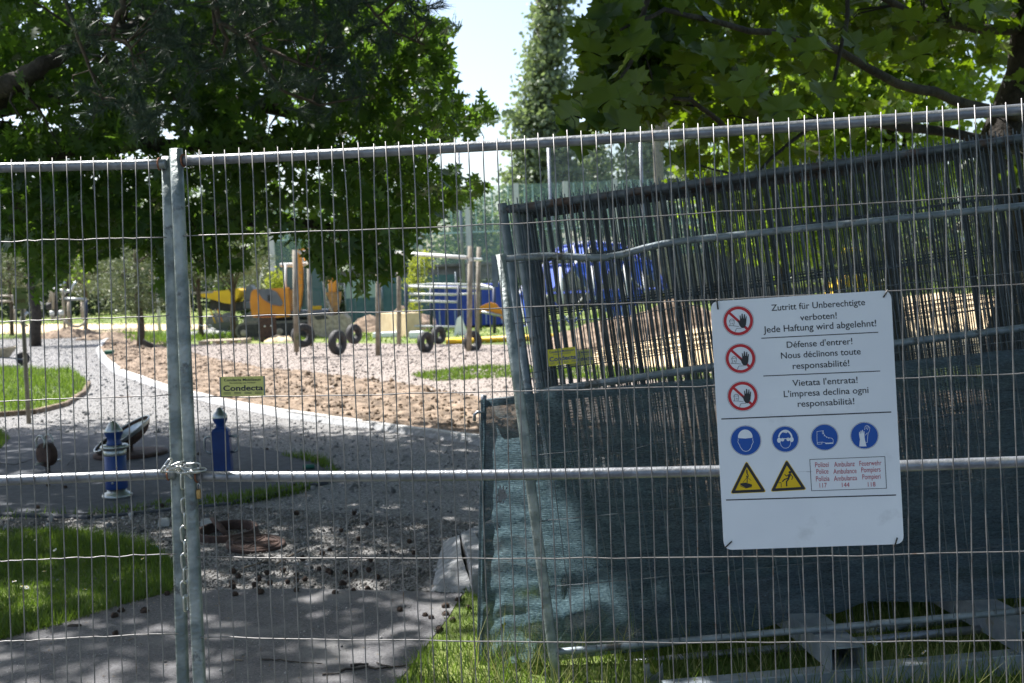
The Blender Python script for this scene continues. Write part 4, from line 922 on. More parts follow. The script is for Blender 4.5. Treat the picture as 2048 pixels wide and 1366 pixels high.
stick([E8(120, 242), E8(340, 172)], .03, .006, 'long pale straight stick under the manhole lid', M['bark_stick'])
stick([E8(345, 212), E8(560, 100)], .03, .006, 'second pale stick slanting right of the manhole lid', M['bark_stick'])
stick([(256, 1281), (268, 1276)], .02, .003, 'tiny curved twig on the path left of the gate', M['bark_stick'])
stick([(-10, 925), (30, 930), (68, 918)], .03, .006, 'dark cable lying on the rubber pad by the rocker', M['dark'], 'cable', 'cable')
stick([(135, 930), (150, 912), (160, 925), (165, 945)], .03, .005, 'loop of dark cable on the rubber pad beside the round pillar', M['dark'], 'cable', 'cable')
stick([(-10, 704), (20, 700)], .05, .02, 'dark bar', M['dark']) if False else None
# pine cones
cm = MB()
cm.lathe([(0, 0), (.012, .002), (.019, .010), (.019, .020), (.013, .032), (.004, .040), (0, .041)], 8)
for ring, (rr, zz) in enumerate(((.017, .006), (.021, .013), (.021, .021), (.016, .029), (.009, .037))):
    for j in range(8):
        a = 2 * PI * (j + .5 * (ring % 2)) / 8; c_, s_ = math.cos(a), math.sin(a); w_ = .006
        cm.add([(c_ * rr * .6 - s_ * w_, s_ * rr * .6 + c_ * w_, zz + .003), (c_ * rr * .6 + s_ * w_, s_ * rr * .6 - c_ * w_, zz + .003), (c_ * rr * 1.25, s_ * rr * 1.25, zz + .001)], [(0, 1, 2)])
cone0 = cm.build('pine_cone', M['cone']); cones = [E8(*q) for q in ((38, 250), (50, 412), (90, 285), (42, 325), (75, 355), (232, 397), (215, 350), (222, 318), (388, 258), (410, 322), (475, 320), (480, 382), (715, 270), (890, 378), (955, 365), (850, 285), (893, 262), (735, 402), (995, 248), (1045, 298), (1190, 512), (1362, 545), (1420, 570), (1497, 492), (1527, 488), (1500, 550), (1572, 580), (1605, 440), (1650, 492), (895, 30), (1280, 130), (1265, 50), (305, 265), (1470, 665), (800, 255), (560, 300), (640, 240), (1010, 180), (300, 330), (700, 100), (500, 280), (780, 330))]
cones += [(332, 1185), (222, 1230), (248, 1219), (289, 1222), (227, 1269), (384, 1200), (598, 1024), (704, 1025), (713, 1074), (680, 1060), (731, 1046), (594, 968), (535, 895), (580, 940), (395, 905), (79, 1012), (100, 968), (132, 972), (325, 1010), (606, 1118), (655, 1140), (640, 1105)]
for i, q in enumerate(cones):
    o = cone0 if i == 0 else cone0.copy()
    if i: COL.objects.link(o)
    s_ = random.uniform(.65, 1.0); o.location = G(q[0], q[1] + 3, .018); o.scale = (s_,) * 3; o.rotation_euler = (random.uniform(.8, 2.0), random.uniform(-.5, .5), random.uniform(0, 6))
    wxy = np.array([[o.location.x, o.location.y]]); where = 'asphalt path' if inpoly(wxy, asph)[0] else ('grey rubber pad' if inpoly(wxy, padpoly)[0] else 'shaded gravel')
    tag(o, 'small dark open pine cone lying loose on the ' + where + ' behind the fence', 'pine cone', 'pine cones on the ' + where)
# daisies in the grass
dz = MB()
for i in range(9):
    a = i * 2 * PI / 9; dz.add([(0, 0, 0), (.011 * math.cos(a - .25), .011 * math.sin(a - .25), .001), (.013 * math.cos(a), .013 * math.sin(a), .002), (.011 * math.cos(a + .25), .011 * math.sin(a + .25), .001)], [(0, 1, 2, 3)])
dz.lathe([(.0035, .001), (.003, .004), (0, .005)], 8, mi=1); dz.tube([(0, 0, 0), (0, .003, -.07)], .0008, 4, mi=2)
d0 = dz.build('daisy', [M['daisy'], M['signyel'], M['grass']]); ds = [(29, 1163), (45, 1173), (53, 1175), (88, 1143), (170, 1179), (71, 1080), (285, 1118), (1749, 1286), (1819, 1312), (1883, 1284), (110, 1100), (1848, 1305)]
for i, q in enumerate(ds):
    o = d0 if i == 0 else d0.copy()
    if i: COL.objects.link(o)
    o.location = G(*q, .075); o.rotation_euler = (random.uniform(0, .9), random.uniform(-.4, .4), random.uniform(0, 6)); tag(o, 'small white daisy flower standing in the near grass', 'daisy', 'daisies in the near grass')

# ================================================================== PLAYGROUND AND MACHINES
def vpost(name, px0, y0, px1, y1, Y, r, m, parent, base, n=8):
    mb = MB(); mb.tube([at(px1, y1, Y) - base, at(px0, y0, Y) - base], r, n); return mb.build(name, m, parent)
sw = G(760, 712); t = thing('swing_frame', 'swing frame of six weathered timber posts with pale metal top bars', 'swing frame', loc=sw)
Yf, Yb = G(760, 712).y, G(798, 690).y
for (x0, y0, x1, y1, Y) in ((590, 500, 593, 704, Yf), (757, 480, 756, 712, Yf), (941, 492, 938, 708, Yf + .3), (618, 520, 622, 692, Yb), (798, 487, 798, 690, Yb), (958, 494, 954, 700, Yb - 1)):
    vpost('timber_post', x0, y0, x1, y1, Y, .062, M['wood'], t, sw, 10)
    vpost('steel_foot', x1, y1, x1 + .5, y1 + 7, Y, .02, M['dark'], t, sw, 6)
for a, b_ in ((at(786, 505, Yb), at(935, 515, Yf + .3)), (at(600, 505, Yf), at(800, 500, Yb)), (at(941, 519, Yf + .2), at(962, 519, Yb - 1))):
    mb = MB(); mb.tube([a - sw, b_ - sw], .045, 10); mb.build('top_bar', M['cream'], t)
tyres = [(606, 671, 22, 26, .75), (675, 685, 13, 27, .25), (708, 668, 12, 22, .2), (851, 684, 13, 23, .3), (877, 670, 12, 20, .45), (945, 683, 17, 24, .9)]
tl_ = ['tyre swing behind the leftmost timber post', 'tyre swing hanging left of the grey bucket', 'tyre swing hanging at the bucket\'s right side', 'nearer of the two tyre swings in the middle bay', 'farther of the two tyre swings in the middle bay', 'tyre swing seen behind the right timber post']
for (px, py, hw, hh, c_), lb in zip(tyres, tl_):
    Y = Yf + (.6 if hh > 22.5 else 3); k = K(Y); p = at(px, py, Y); tt = thing('tyre_swing', lb, 'tyre swing', loc=p, rz=math.acos(min(hw / hh, .97)) * random.choice((1,)), group='tyre swings')
    R_, r_ = hh * k * .64, hh * k * .28
    mb = MB(); pts = []
    prof = [(R_ - r_ * .9, -.06), (R_ - r_ * .2, -.085), (R_ + r_ * .75, -.075), (R_ + r_, -.05), (R_ + r_, .05), (R_ + r_ * .75, .075), (R_ - r_ * .2, .085), (R_ - r_ * .9, .06), (R_ - r_ * .9, -.06)]
    mb.lathe(prof, 28, M=Matrix.Rotation(PI / 2, 3, 'X')); mb.build('tyre', M['dark'], tt)
    for s in (-1, 1): mb = MB(); mb.tube([(s * R_ * .7, 0, R_ * .75), (s * R_ * .5, 0, 1.95)], .006, 4); mb.build('chain', M['galv_dull'], tt)

# climbing frame of dark posts and light bars
b0 = G(862, 672); t = thing('climbing_structure', 'dark blue posted climbing frame with pale horizontal bars', 'climbing frame', loc=b0); Y1 = b0.y; Y2 = b0.y + 2.2
for x, y0, y1, Y in ((812, 567, 671, Y1), (917, 570, 673, Y1), (988, 576, 668, Y1), (862, 575, 664, Y2), (893, 576, 664, Y2), (960, 568, 663, Y2)):
    vpost('post', x, y0, x + 1, y1, Y, .055, M['dblue'], t, b0)
for a, b_ in ((at(815, 573, Y1), at(988, 577, Y1)), (at(818, 588, Y1), at(917, 589, Y1)), (at(818, 602, Y1), at(917, 604, Y1)), (at(862, 568, Y2), at(960, 569, Y2)), (at(815, 572, Y1), at(862, 568, Y2)), (at(988, 576, Y1), at(960, 569, Y2)), (at(822, 652, Y1), at(915, 654, Y1)), (at(900, 590, Y2), at(960, 586, Y2))):
    mb = MB(); mb.tube([a - b0, b_ - b0], .035, 8); mb.build('bar', M['cream'], t)
mb = MB(); k = K(Y1)
sh = [(-13, 0), (-4, 36), (4, 40), (14, 8), (12, -2), (6, -8), (-2, -4), (-8, 2)]; mb.prism([(x * k, z * k) for x, z in sh], -.06, .06); o = mb.build('fabric_sack', M['whitefab']); o.location = at(920, 672, b0.y - .4); tag(o, 'white fabric sack hanging on the climbing frame', 'sack')
# blue container with white ribs
b0 = at(940, 600, G(935, 668).y + 5); b0.z = TH(b0.y); k = K(b0.y); t = thing('blue_container', 'royal blue site container with pale ribs behind the climbing frame', 'container', loc=b0)
mb = MB(); mb.box((0, 1.2, 45 * k), (140 * k, 2.4, 84 * k), b=.03); mb.build('body', M['royal'], t)
for i in range(9): mb = MB(); mb.box((-62 * k + i * 15.5 * k, -.03, 22 * k), (.05, .05, 32 * k)); mb.build('rib', mat('pale_blue_rib', (.25, .32, .5)) if i == 0 else bpy.data.materials['pale_blue_rib'], t)
mb = MB(); mb.box((-30 * k, -.03, 83 * k), (60 * k, .05, .08)); mb.build('top_rail', M['royal'], t)
# orange digger arm beside it
p = G(985, 672); k = K(p.y); t = thing('digger_arm', 'orange bent digger arm standing beside the blue container', 'digger arm', loc=p)
mb = MB(); mb.prism([(x * k, z * k) for x, z in ((-25, 46), (-22, 60), (-2, 68), (10, 64), (30, 40), (40, 22), (34, 16), (18, 36), (4, 48), (-6, 50))], -.12, .12); mb.build('arm', M['orange'], t)
mb = MB(); mb.tube([(-20 * k, -.14, 50 * k), (20 * k, -.14, 40 * k)], .04, 8); mb.build('piston', M['inox'], t)
mb = MB(); mb.prism([(x * k, z * k) for x, z in ((30, 20), (44, 26), (50, 4), (34, 0), (28, 8))], -.25, .25); mb.build('bucket', M['dirtysteel'], t)
# blue net climbing dome
p = at(1185, 600, 41); p.z = TH(41); k = K(41); t = thing('climbing_dome', 'large blue rope climbing dome with pale metal bars seen through the stack', 'climbing dome', loc=p)
rd, ht = 3.0, 2.9
ringz = [(0.0, 1.0), (.38, .93), (.72, .72), (.95, .38), (1.0, .06)]; pts = []
for i, (z, r_) in enumerate(ringz):
    n = 10; pts.append([Vector((rd * r_ * math.cos(2 * PI * (j + .5 * (i % 2)) / n), rd * r_ * math.sin(2 * PI * (j + .5 * (i % 2)) / n) * .8, z * ht)) for j in range(n)])
for i in range(4):
    for j in range(10):
        nx = pts[i + 1][j]; n2 = pts[i + 1][(j + (1 if i % 2 else -1)) % 10]
        for q in (nx, n2): mb = MB(); mb.tube([pts[i][j], q], .028, 5, cap=False); mb.build('bar', M['cream'] if (i + j) % 3 == 0 else M['royal'], t)
        if (i + j) % 2 == 0 or i > 0: mb = MB(); mb.add([pts[i][j] * .985, n2 * .985, nx * .985], [(0, 1, 2)]); mb.build('rope_net', M['bluenet'], t)
        mb = MB(); mb.tube([pts[i][j], pts[i][(j + 1) % 10]], .028, 5, cap=False); mb.build('bar', M['royal'], t)
for j in range(3): mb = MB(); mb.tube([(-1.2 + j * 1.1, -2.2, 0), (-1.2 + j * 1.1, -2.1, 2.0)], .05, 8); mb.build('post', M['cream'], t)
# yellow pipe, white barrier beams, soil mounds
p = G(1060, 682); o = MB().tube([(-2.2, 0, .08), (3.4, .1, .08)], .085, 12).build('yellow_pipe', M['yellow']); o.location = p; tag(o, 'long yellow pipe lying on the ground right of the swings', 'pipe')
def rootbox(name, px, py, w_, d, h, m, label, cat, rz=0.0, dy=0.0):
    p = G(px, py); p.y += dy; mb = MB(); mb.box((0, 0, h / 2), (w_, d, h), b=.02); o = mb.build(name, m); o.location = p; o.rotation_euler = (0, 0, rz); return tag(o, label, cat)
rootbox('white_beam', 780, 674, 1.05, .25, .16, M['whitefab'], 'white beam on the lawn left of the white foam block', 'beam')
rootbox('white_block', 833, 676, .40, .5, .20, M['whitefab'], 'white foam block behind the middle tyre swings', 'block')
def mound(px, py, rx, ry, h, m, label, N=26):
    p = G(px, py); mb = MB(); vs = []; fs = []
    for j in range(N + 1):
        for i in range(N + 1):
            x, y = (i / N * 2 - 1), (j / N * 2 - 1); r2 = math.sqrt(x * x + y * y)
            z = max(0, 1 - r2) ** .7 * (.75 + .5 * NS.noise(Vector((x * 2.5 + px, y * 2.5, 1)))) + .18 * NS.noise(Vector((x * 8 + px, y * 8, 3))) * (r2 < .95)
            vs.append((x * rx, y * ry, z * h - (.05 if r2 > .98 else 0)))
    for j in range(N):
        for i in range(N): fs.append((j * (N + 1) + i, j * (N + 1) + i + 1, (j + 1) * (N + 1) + i + 1, (j + 1) * (N + 1) + i))
    o = mb.add(vs, fs, 0, True).build('soil_mound', m); o.location = p; return tag(o, label, 'soil mound')
mound(790, 660, 1.9, 1.2, .95, M['soil'], 'tall brown soil mound behind the swings')
mound(140, 675, 1.4, 1.0, .62, M['soil'], 'crumbly soil mound in front of the fitness machines')
mound(215, 678, 1.3, .8, .34, M['soil'], 'low soil heap right of the crumbly mound')
mound(1340, 690, 3.0, 1.8, 1.15, M['soil'], 'big weedy soil mound behind the stacked panels')
mound(1800, 700, 6.0, 2.5, 1.3, M['sand'], 'wide sandy mound at the right behind the stack')
mound(560, 683, .5, .5, .28, M['sand'], 'small sand pile beside the brown steel box')
mound(420, 668, 1.1, .8, .3, M['stone'], 'pale rubble heap below the yellow dumper')
# concrete block by the mound
o = rootbox('concrete_block', 800, 672, .5, 2.2, .75, M['sand'], 'tan concrete wall segment between soil mound and timber post', 'concrete block', .5)
# excavator
p = G(580, 676); Y = p.y; k = K(Y); ex = thing('excavator', 'orange mini excavator with grey rear panel, cab and muddy bucket', 'excavator', loc=p)
X = lambda px: (px - 580) * k
Z = lambda py: (676 - py) * k
for yy in (-.75, .55):
    mb = MB(); pts = []
    x0, x1 = X(489 + 10), X(640); zc, rr = Z(657), 17 * k
    out = []
    for i in range(13): a = math.radians(90 + 180 * i / 12); out.append((x0 + rr * math.cos(a), zc + rr * math.sin(a)))
    for i in range(13): a = math.radians(-90 + 180 * i / 12); out.append((x1 + rr * math.cos(a), zc + rr * math.sin(a)))
    mb.prism(out, yy, yy + .32); tr = mb.build('track', M['track'], ex)
    mb = MB(); ii = [(x0 + (x - x0) * (1 if x > x0 else .72) if x < x0 else (x1 + (x - x1) * .72 if x > x1 else x), zc + (z - zc) * .72) for x, z in out]
    mb.prism(ii, yy - .02, yy + .34); mb.build('track_frame', M['dark'], tr)
    for q in range(5): mb = MB(); mb.lathe([(0, -.19), (.10, -.19), (.12, -.17), (.12, .17), (.10, .19), (0, .19)], 14, c=(x0 + (x1 - x0) * q / 4, yy + .16, zc - .06), M=Matrix.Rotation(PI / 2, 3, 'X')); mb.build('roller', M['dirtysteel'], tr)
mb = MB(); mb.box((X(575), .1, Z(642)), (1.3, 1.2, .24)); mb.build('undercarriage', M['dark'], ex)
mb = MB(); mb.lathe([(0, 0), (.5, 0), (.5, .12), (0, .12)], 20, c=(X(580), .1, Z(637))); mb.build('turntable', M['dark'], ex)
out = [(516, 630), (514, 600), (517, 582), (522, 576), (590, 575), (592, 632), (560, 634)]
mb = MB(); mb.prism(rounded([(X(a), Z(b_)) for a, b_ in out], .06, 4), -.75, .85); mb.build('engine_cover', M['orange'], ex)
mb = MB(); mb.prism(rounded([(X(a), Z(b_)) for a, b_ in ((528, 577), (552, 575), (568, 583), (579, 604), (576, 611), (558, 608), (540, 596))], .05, 5), -.80, -.74); mb.build('side_panel', M['machgrey'], ex)
mb = MB(); mb.box((X(553), -.82, Z(594)), (.10, .03, .20)); mb.build('vent', M['dark'], ex)
mb = MB(); mb.box((X(545), -.70, Z(628)), (.62, .14, .08)); mb.build('red_strip', mat('dull_red_strip', (.25, .04, .05)), ex)
mb = MB(); mb.box((X(622), .1, Z(628)), (1.45, 1.5, .22), b=.04); mb.build('platform', M['machgrey'], ex)
cab = MB(); cab.box((X(618), .15, Z(530)), (1.55, 1.15, .12), b=.03); cab.build('cab_roof', M['cream'], ex)
for a, b_, yy in ((580, 530, -.40), (655, 530, -.40), (580, 530, .70), (655, 530, .70)):
    mb = MB(); mb.tube([(X(a + (4 if a < 600 else 0)), yy, Z(530)), (X(a + (-2 if a < 600 else 5)), yy, Z(618))], .05, 8); mb.build('cab_pillar', M['cream'], ex)
for w0, w1, h0, h1, yy in ((584, 650, 536, 580, -.41), (600, 650, 583, 615, -.41)):
    mb = MB(); mb.box(((X(w0) + X(w1)) / 2, yy, (Z(h0) + Z(h1)) / 2), ((w1 - w0) * k, .02, (h1 - h0) * k)); mb.build('cab_window', M['glass'], ex)
mb = MB(); mb.box((X(640), -.46, Z(618)), (.36, .03, .14)); mb.build('yellow_sticker', M['yellow'], ex)
mb = MB(); mb.box((X(634), -.3, Z(516)), (.28, .2, .09)); mb.build('work_lamp', M['cream'], ex)
mb = MB(); mb.lathe([(.07, 0), (.07, .14), (.04, .18), (0, .19)], 12, c=(X(620), 0, Z(523))); mb.build('beacon', M['orange'], ex)
bm = [(603, 626), (610, 600), (610, 565), (606, 532), (605, 512), (611, 507), (617, 511), (619, 540), (617, 580), (613, 606), (608, 628)]
mb = MB(); mb.prism([(X(a), Z(b_)) for a, b_ in bm], -.72, -.48); mb.build('boom', M['orange'], ex)
mb = MB(); mb.prism([(X(a), Z(b_)) for a, b_ in ((612, 503), (624, 499), (680, 506), (684, 514), (674, 516), (624, 509))], -.70, -.50); mb.build('boom_head', M['orange'], ex)
mb = MB(); mb.prism([(X(a), Z(b_)) for a, b_ in ((668, 510), (682, 508), (685, 540), (683, 592), (669, 592), (668, 560))], -.72, -.48); mb.build('dipper_arm', M['orange'], ex)
mb = MB(); mb.tube([(X(690), -.6, Z(540)), (X(684), -.6, Z(590))], .035, 8); mb.build('piston', M['inox'], ex)
mb = MB(); mb.prism([(X(a), Z(b_)) for a, b_ in ((663, 588), (692, 588), (690, 604), (684, 622), (676, 634), (668, 622), (670, 606))], -.78, -.46); mb.build('linkage', mat('rusty_yellow_linkage', (.42, .20, .05), .7, 0, (.22, .13, .06), 8), ex)
for s in (-1, 1): mb = MB(); mb.tube([(X(666), -.62 + s * .2, Z(604)), (X(678), -.62 + s * .2, Z(636))], .04, 6); mb.build('linkage_rod', M['dirtysteel'], ex)
bk = MB(); k2 = k
out = [(-47, 34), (-38, 45), (-14, 46), (0, 42), (22, 46), (30, 36), (32, 20), (22, 4), (-8, 0), (-40, 4), (-48, 18)]
bk.prism([(a * k2, z * k2) for a, z in out], -.42, .42); b_ = bk.build('bucket', M['dirtysteel'], ex); b_.location = (X(676), -.62, 0)
mb = MB(); mb.prism([(a * k2, z * k2) for a, z in ((-36, 42), (-14, 43.5), (-6, 36), (-30, 34))], -.432, -.36); q = mb.build('bucket_mouth', M['dark'], ex); q.location = (X(676), -.62, .02)
# yellow dumper
p = at(440, 600, G(440, 672).y + 5); p.z = TH(p.y); k = K(p.y); dp = thing('site_dumper', 'site dumper with tipped yellow skip behind the small pines', 'dumper', loc=p, rz=0)
yb = at(440, 672, p.y); yb = 606 - .042 * 440 + (1.57 - p.z) / k
X = lambda px: (px - 440) * k
Z = lambda py: (yb - py) * k
mb = MB(); mb.prism([(X(a), Z(b_)) for a, b_ in ((400, 582), (425, 584), (485, 578), (490, 582), (484, 596), (472, 608), (458, 606), (430, 596), (408, 590))], -.75, .75); mb.build('skip', M['yellow'], dp)
mb = MB(); mb.box((X(415), 0, Z(583)), (.9, 1.52, .08)); mb.build('skip_rim', M['dirtysteel'], dp)
mb = MB(); mb.prism([(X(a), Z(b_)) for a, b_ in ((425, 597), (470, 606), (520, 600), (522, 618), (470, 624), (424, 618))], -.4, .4); mb.build('chassis', M['dark'], dp)
for a in (438, 462, 512):
    mb = MB(); mb.lathe([(.0, -.16), (.2, -.17), (.36, -.14), (.40, -.08), (.40, .08), (.36, .14), (0, .16)], 20, c=(X(a), -.62, .40), M=Matrix.Rotation(PI / 2, 3, 'X')); wl = mb.build('wheel', M['track'], dp)
    mb = MB(); mb.lathe([(0, -.2), (.15, -.19), (.18, -.16)], 14, c=(X(a), -.62, .40), M=Matrix.Rotation(PI / 2, 3, 'X')); mb.build('rim', M['dirtysteel'], wl)
mb = MB(); mb.prism([(X(a), Z(b_)) for a, b_ in ((492, 604), (496, 576), (506, 572), (512, 582), (508, 606))], -.35, .35); mb.build('seat', M['machgrey'], dp)
mb = MB(); mb.tube([(X(522), -.4, Z(600)), (X(528), -.4, Z(556)), (X(534), -.4, Z(540)), (X(545), -.4, Z(540)), (X(556), -.4, Z(570))], .035, 8); mb.build('roll_bar', M['cream'], dp)
mb = MB(); mb.box((X(512), 0, Z(612)), (.9, .9, .34), b=.05); mb.build('engine_box', M['machgrey'], dp)
# brown steel box
p = G(537, 683); k = K(p.y); t = thing('steel_box', 'open rusty brown steel box standing in front of the excavator tracks', 'steel box', loc=p, rz=.25)
for ox, oy, w_, d in ((0, -.22, .5, .02), (0, .22, .5, .02), (-.25, 0, .02, .46), (.25, 0, .02, .46)): mb = MB(); mb.box((ox, oy, .38), (w_, d, .76)); mb.build('side', M['rustiron'], t)
mb = MB(); mb.box((0, 0, .6), (.48, .44, .02)); mb.build('filling', M['sand'], t)
for s in (-.1, .1): MB().lathe([(0, 0), (.03, 0), (.03, .02), (0, .03)], 10, c=(s, -.235, .5), M=Matrix.Rotation(PI / 2, 3, 'X')).build('round_cap', M['cream'], t)
# pallet
p = G(442, 690); k = K(p.y); t = thing('wooden_pallet', 'pale wooden pallet lying at the lawn edge below the dumper', 'pallet', loc=p, rz=-.04)
for i in range(5): mb = MB(); mb.box((0, .06 + i * .2, .135), (1.42, .14, .022)); mb.build('board', M['palletwood'], t)
for i in range(4):
    for j in range(3): mb = MB(); mb.box((-.66 + i * .44, .08 + j * .38, .075), (.10, .12, .09)); mb.build('block', M['palletwood'], t)
for j in range(3): mb = MB(); mb.box((0, .08 + j * .38, .012), (1.42, .10, .022)); mb.build('board', M['palletwood'], t)
# wheelbarrows
def barrow(px, py, s, label, m, tools=False, rz=0):
    p = G(px, py); t = thing('wheelbarrow', label, 'wheelbarrow', loc=p, rz=rz); sc = lambda L: [tuple(c * s for c in v) for v in L]
    mb = MB(); top = [(-.42, -.30, .50), (.40, -.34, .58), (.40, .34, .58), (-.42, .30, .50)]; bot = [(-.20, -.18, .26), (.16, -.2, .26), (.16, .2, .26), (-.20, .18, .26)]
    mb.add(sc(top + bot + [(x * .96, y * .95, z - .0) for x, y, z in top] + [(x, y, z + .02) for x, y, z in bot]), [(0, 1, 5, 4), (1, 2, 6, 5), (2, 3, 7, 6), (3, 0, 4, 7), (4, 5, 6, 7), (8, 12, 13, 9), (9, 13, 14, 10), (10, 14, 15, 11), (11, 15, 12, 8), (12, 15, 14, 13), (0, 8, 9, 1), (1, 9, 10, 2), (2, 10, 11, 3), (3, 11, 8, 0)]); mb.build('tub', m, t)
    for y in (-.24, .24):
        mb = MB(); mb.tube(sc([(.62, y * .3, .16), (.2, y * .8, .24), (-.3, y, .30), (-.85, y * 1.1, .50)]), .018 * s, 6); mb.build('handle', M['galv_dull'], t)
        mb = MB(); mb.tube(sc([(-.25, y, .3), (-.35, y, 0), (-.15, y, 0), (-.1, y, .28)]), .014 * s, 6); mb.build('leg', M['galv_dull'], t)
    MB().lathe(sc([(.12, -.03), (.17, -.045), (.2, -.02), (.2, .02), (.17, .045), (.12, .03), (0.02, .03), (.02, -.03), (.12, -.03)]), 18, c=(.56 * s, 0, .2 * s), M=Matrix.Rotation(PI / 2, 3, 'X')).build('wheel', M['dark'], t)
    if tools:
        for q, cc in ((-.06, M['yellow']), (.05, M['palletwood']), (.12, M['orange'])):
            tt = MB().tube(sc([(q - .2, q, .3), (q - .42, q, .98)]), .025 * s, 6).build('tool_handle', cc); tt.location = p; tt.rotation_euler = (0, 0, rz)
            tag(tt, {-.06: 'yellow tool handle sticking out of the far wheelbarrow', .05: 'pale wooden tool handle in the far wheelbarrow', .12: 'orange tool handle in the far wheelbarrow'}[q], 'tool')
barrow(6, 733, .84, 'grey wheelbarrow on the sunlit gravel at the left edge', M['dirtysteel'], rz=.5)
barrow(452, 676, 1.05, 'small dark wheelbarrow with tool handles below the dumper', M['machgrey'], True, rz=-.2)
# dark plank on soil, sunlit stakes
p = G(304, 700); mb = MB(); mb.box((0, 0, .0), (.62, .05, .16), b=.01); o = mb.build('plank', M['dark']); o.location = p + Vector((0, 0, .12)); o.rotation_euler = (.3, math.radians(28), 0); tag(o, 'dark broken plank stuck in the soil at the kerb end', 'plank')
p = G(58, 848); t = thing('stake', 'slim olive-grey round stake rising from the left lawn patch', 'stake', loc=p)
mb = MB(); mb.tube([(0, 0, 0), (.006, 0, .8), (.012, 0, 1.75)], [.030, .027, .022], 10); mb.build('pole', M['wood'], t)
mb = MB(); k = K(p.y); mb.box((.005, -.03, 1.77 - .15), (26 * k, .006, 42 * k)); o = mb.build('notice_plate', mat('olive_plate', (.13, .17, .05), .6, 0, (.17, .21, .07), 12), t)
mb = MB()
for i in range(7): mb.box((-.06 + i * .02, -.035, 1.57 + .012 * (i % 2)), (.014, .002, .014), Matrix.Rotation(.78, 3, 'Y')); mb.box((-.06 + i * .02, -.035, 1.595 + .012 * (i % 2)), (.014, .002, .014), Matrix.Rotation(.78, 3, 'Y'))
mb.build('brown_pattern', mat('brown_print', (.12, .06, .025)), o)
p = G(204, 712); o = rootbox('green_box', 219, 712, .22, .2, .16, mat('dark_green_plastic', (.01, .09, .05)), 'small dark green box on the kerb by the soil bed', 'box')
# fitness machines
CB = lambda x, y: (x / 4.096, 450 + y / 4.096)
def tubes(base, Y, items, t):
    for nm, m, r, pts, dy in items:
        mb = MB(); mb.tube([at(*CB(*q), Y + dy) - base for q in pts], r, 7); mb.build(nm, m, t)
Y = 44; b0 = at(*CB(540, 850), Y); b0.z = TH(Y); t = thing('fitness_machine', 'outdoor fitness machine with arched handles and upright bars', 'fitness machine', loc=b0)
tan = mat('tan_tube_paint', (.30, .25, .18), .5, 0, (.36, .30, .22), 6)
tubes(b0, Y, [('arch_tube', M['cream'], .05, [(338, 690), (340, 545), (352, 522), (400, 515), (452, 522), (480, 520)], 0), ('arch_tube', tan, .05, [(405, 640), (425, 540), (440, 520)], .5), ('arch_tube', tan, .05, [(435, 690), (436, 545), (450, 528)], -.3),
    ('handle_bar', M['inox'], .055, [(480, 530), (540, 545), (585, 535), (602, 500), (622, 465)], 0), ('handle_bar', M['inox'], .055, [(490, 515), (505, 490), (530, 468)], .3), ('post', tan, .055, [(518, 515), (520, 640), (530, 850)], 0),
    ('cross_bar', M['inox'], .055, [(520, 605), (600, 606), (708, 608)], 0), ('post', tan, .055, [(562, 630), (564, 830)], .4), ('post', tan, .055, [(672, 630), (674, 770)], .4), ('post', tan, .055, [(692, 630), (692, 790)], 0), ('post', M['dblue'], .055, [(708, 608), (708, 780)], -.2),
    ('curved_base', tan, .055, [(532, 770), (545, 800), (590, 826), (640, 832), (685, 812), (708, 780)], -.2), ('counterweight', M['dark'], .14, [(385, 665), (425, 665)], .2), ('post', M['dark'], .06, [(455, 520), (457, 770)], .3)], t)
Y = 47; b0 = at(*CB(160, 830), Y); b0.z = TH(Y); t = thing('fitness_machine', 'low bench fitness machine left of the dark tree trunk', 'fitness machine', loc=b0)
tubes(b0, Y, [('bench', M['cream'], .08, [(118, 675), (200, 675)], 0), ('leg', tan, .05, [(124, 680), (124, 790)], 0), ('leg', tan, .05, [(205, 645), (200, 790)], 0), ('cross_bar', tan, .04, [(0, 580), (100, 582)], 0), ('back_tube', tan, .045, [(104, 570), (106, 620), (124, 650)], 0), ('cross_bar', tan, .04, [(0, 625), (90, 625)], .2), ('seat_arm', M['inox'], .07, [(168, 772), (195, 745), (228, 715)], 0), ('curved_base', tan, .05, [(160, 780), (180, 815), (230, 825)], 0)], t)
Y = 42; b0 = at(*CB(460, 850), Y); b0.z = TH(Y); t = thing('step_trainer', 'small double step trainer low in front of the tree trunks', 'fitness machine', loc=b0)
tubes(b0, Y, [('step', M['cream'], .09, [(412, 722), (438, 722)], 0), ('step', M['cream'], .09, [(485, 718), (518, 718)], 0), ('leg', tan, .05, [(425, 725), (430, 790)], 0), ('leg', tan, .05, [(500, 720), (496, 790)], 0), ('cross_bar', tan, .04, [(425, 760), (500, 760)], 0)], t)
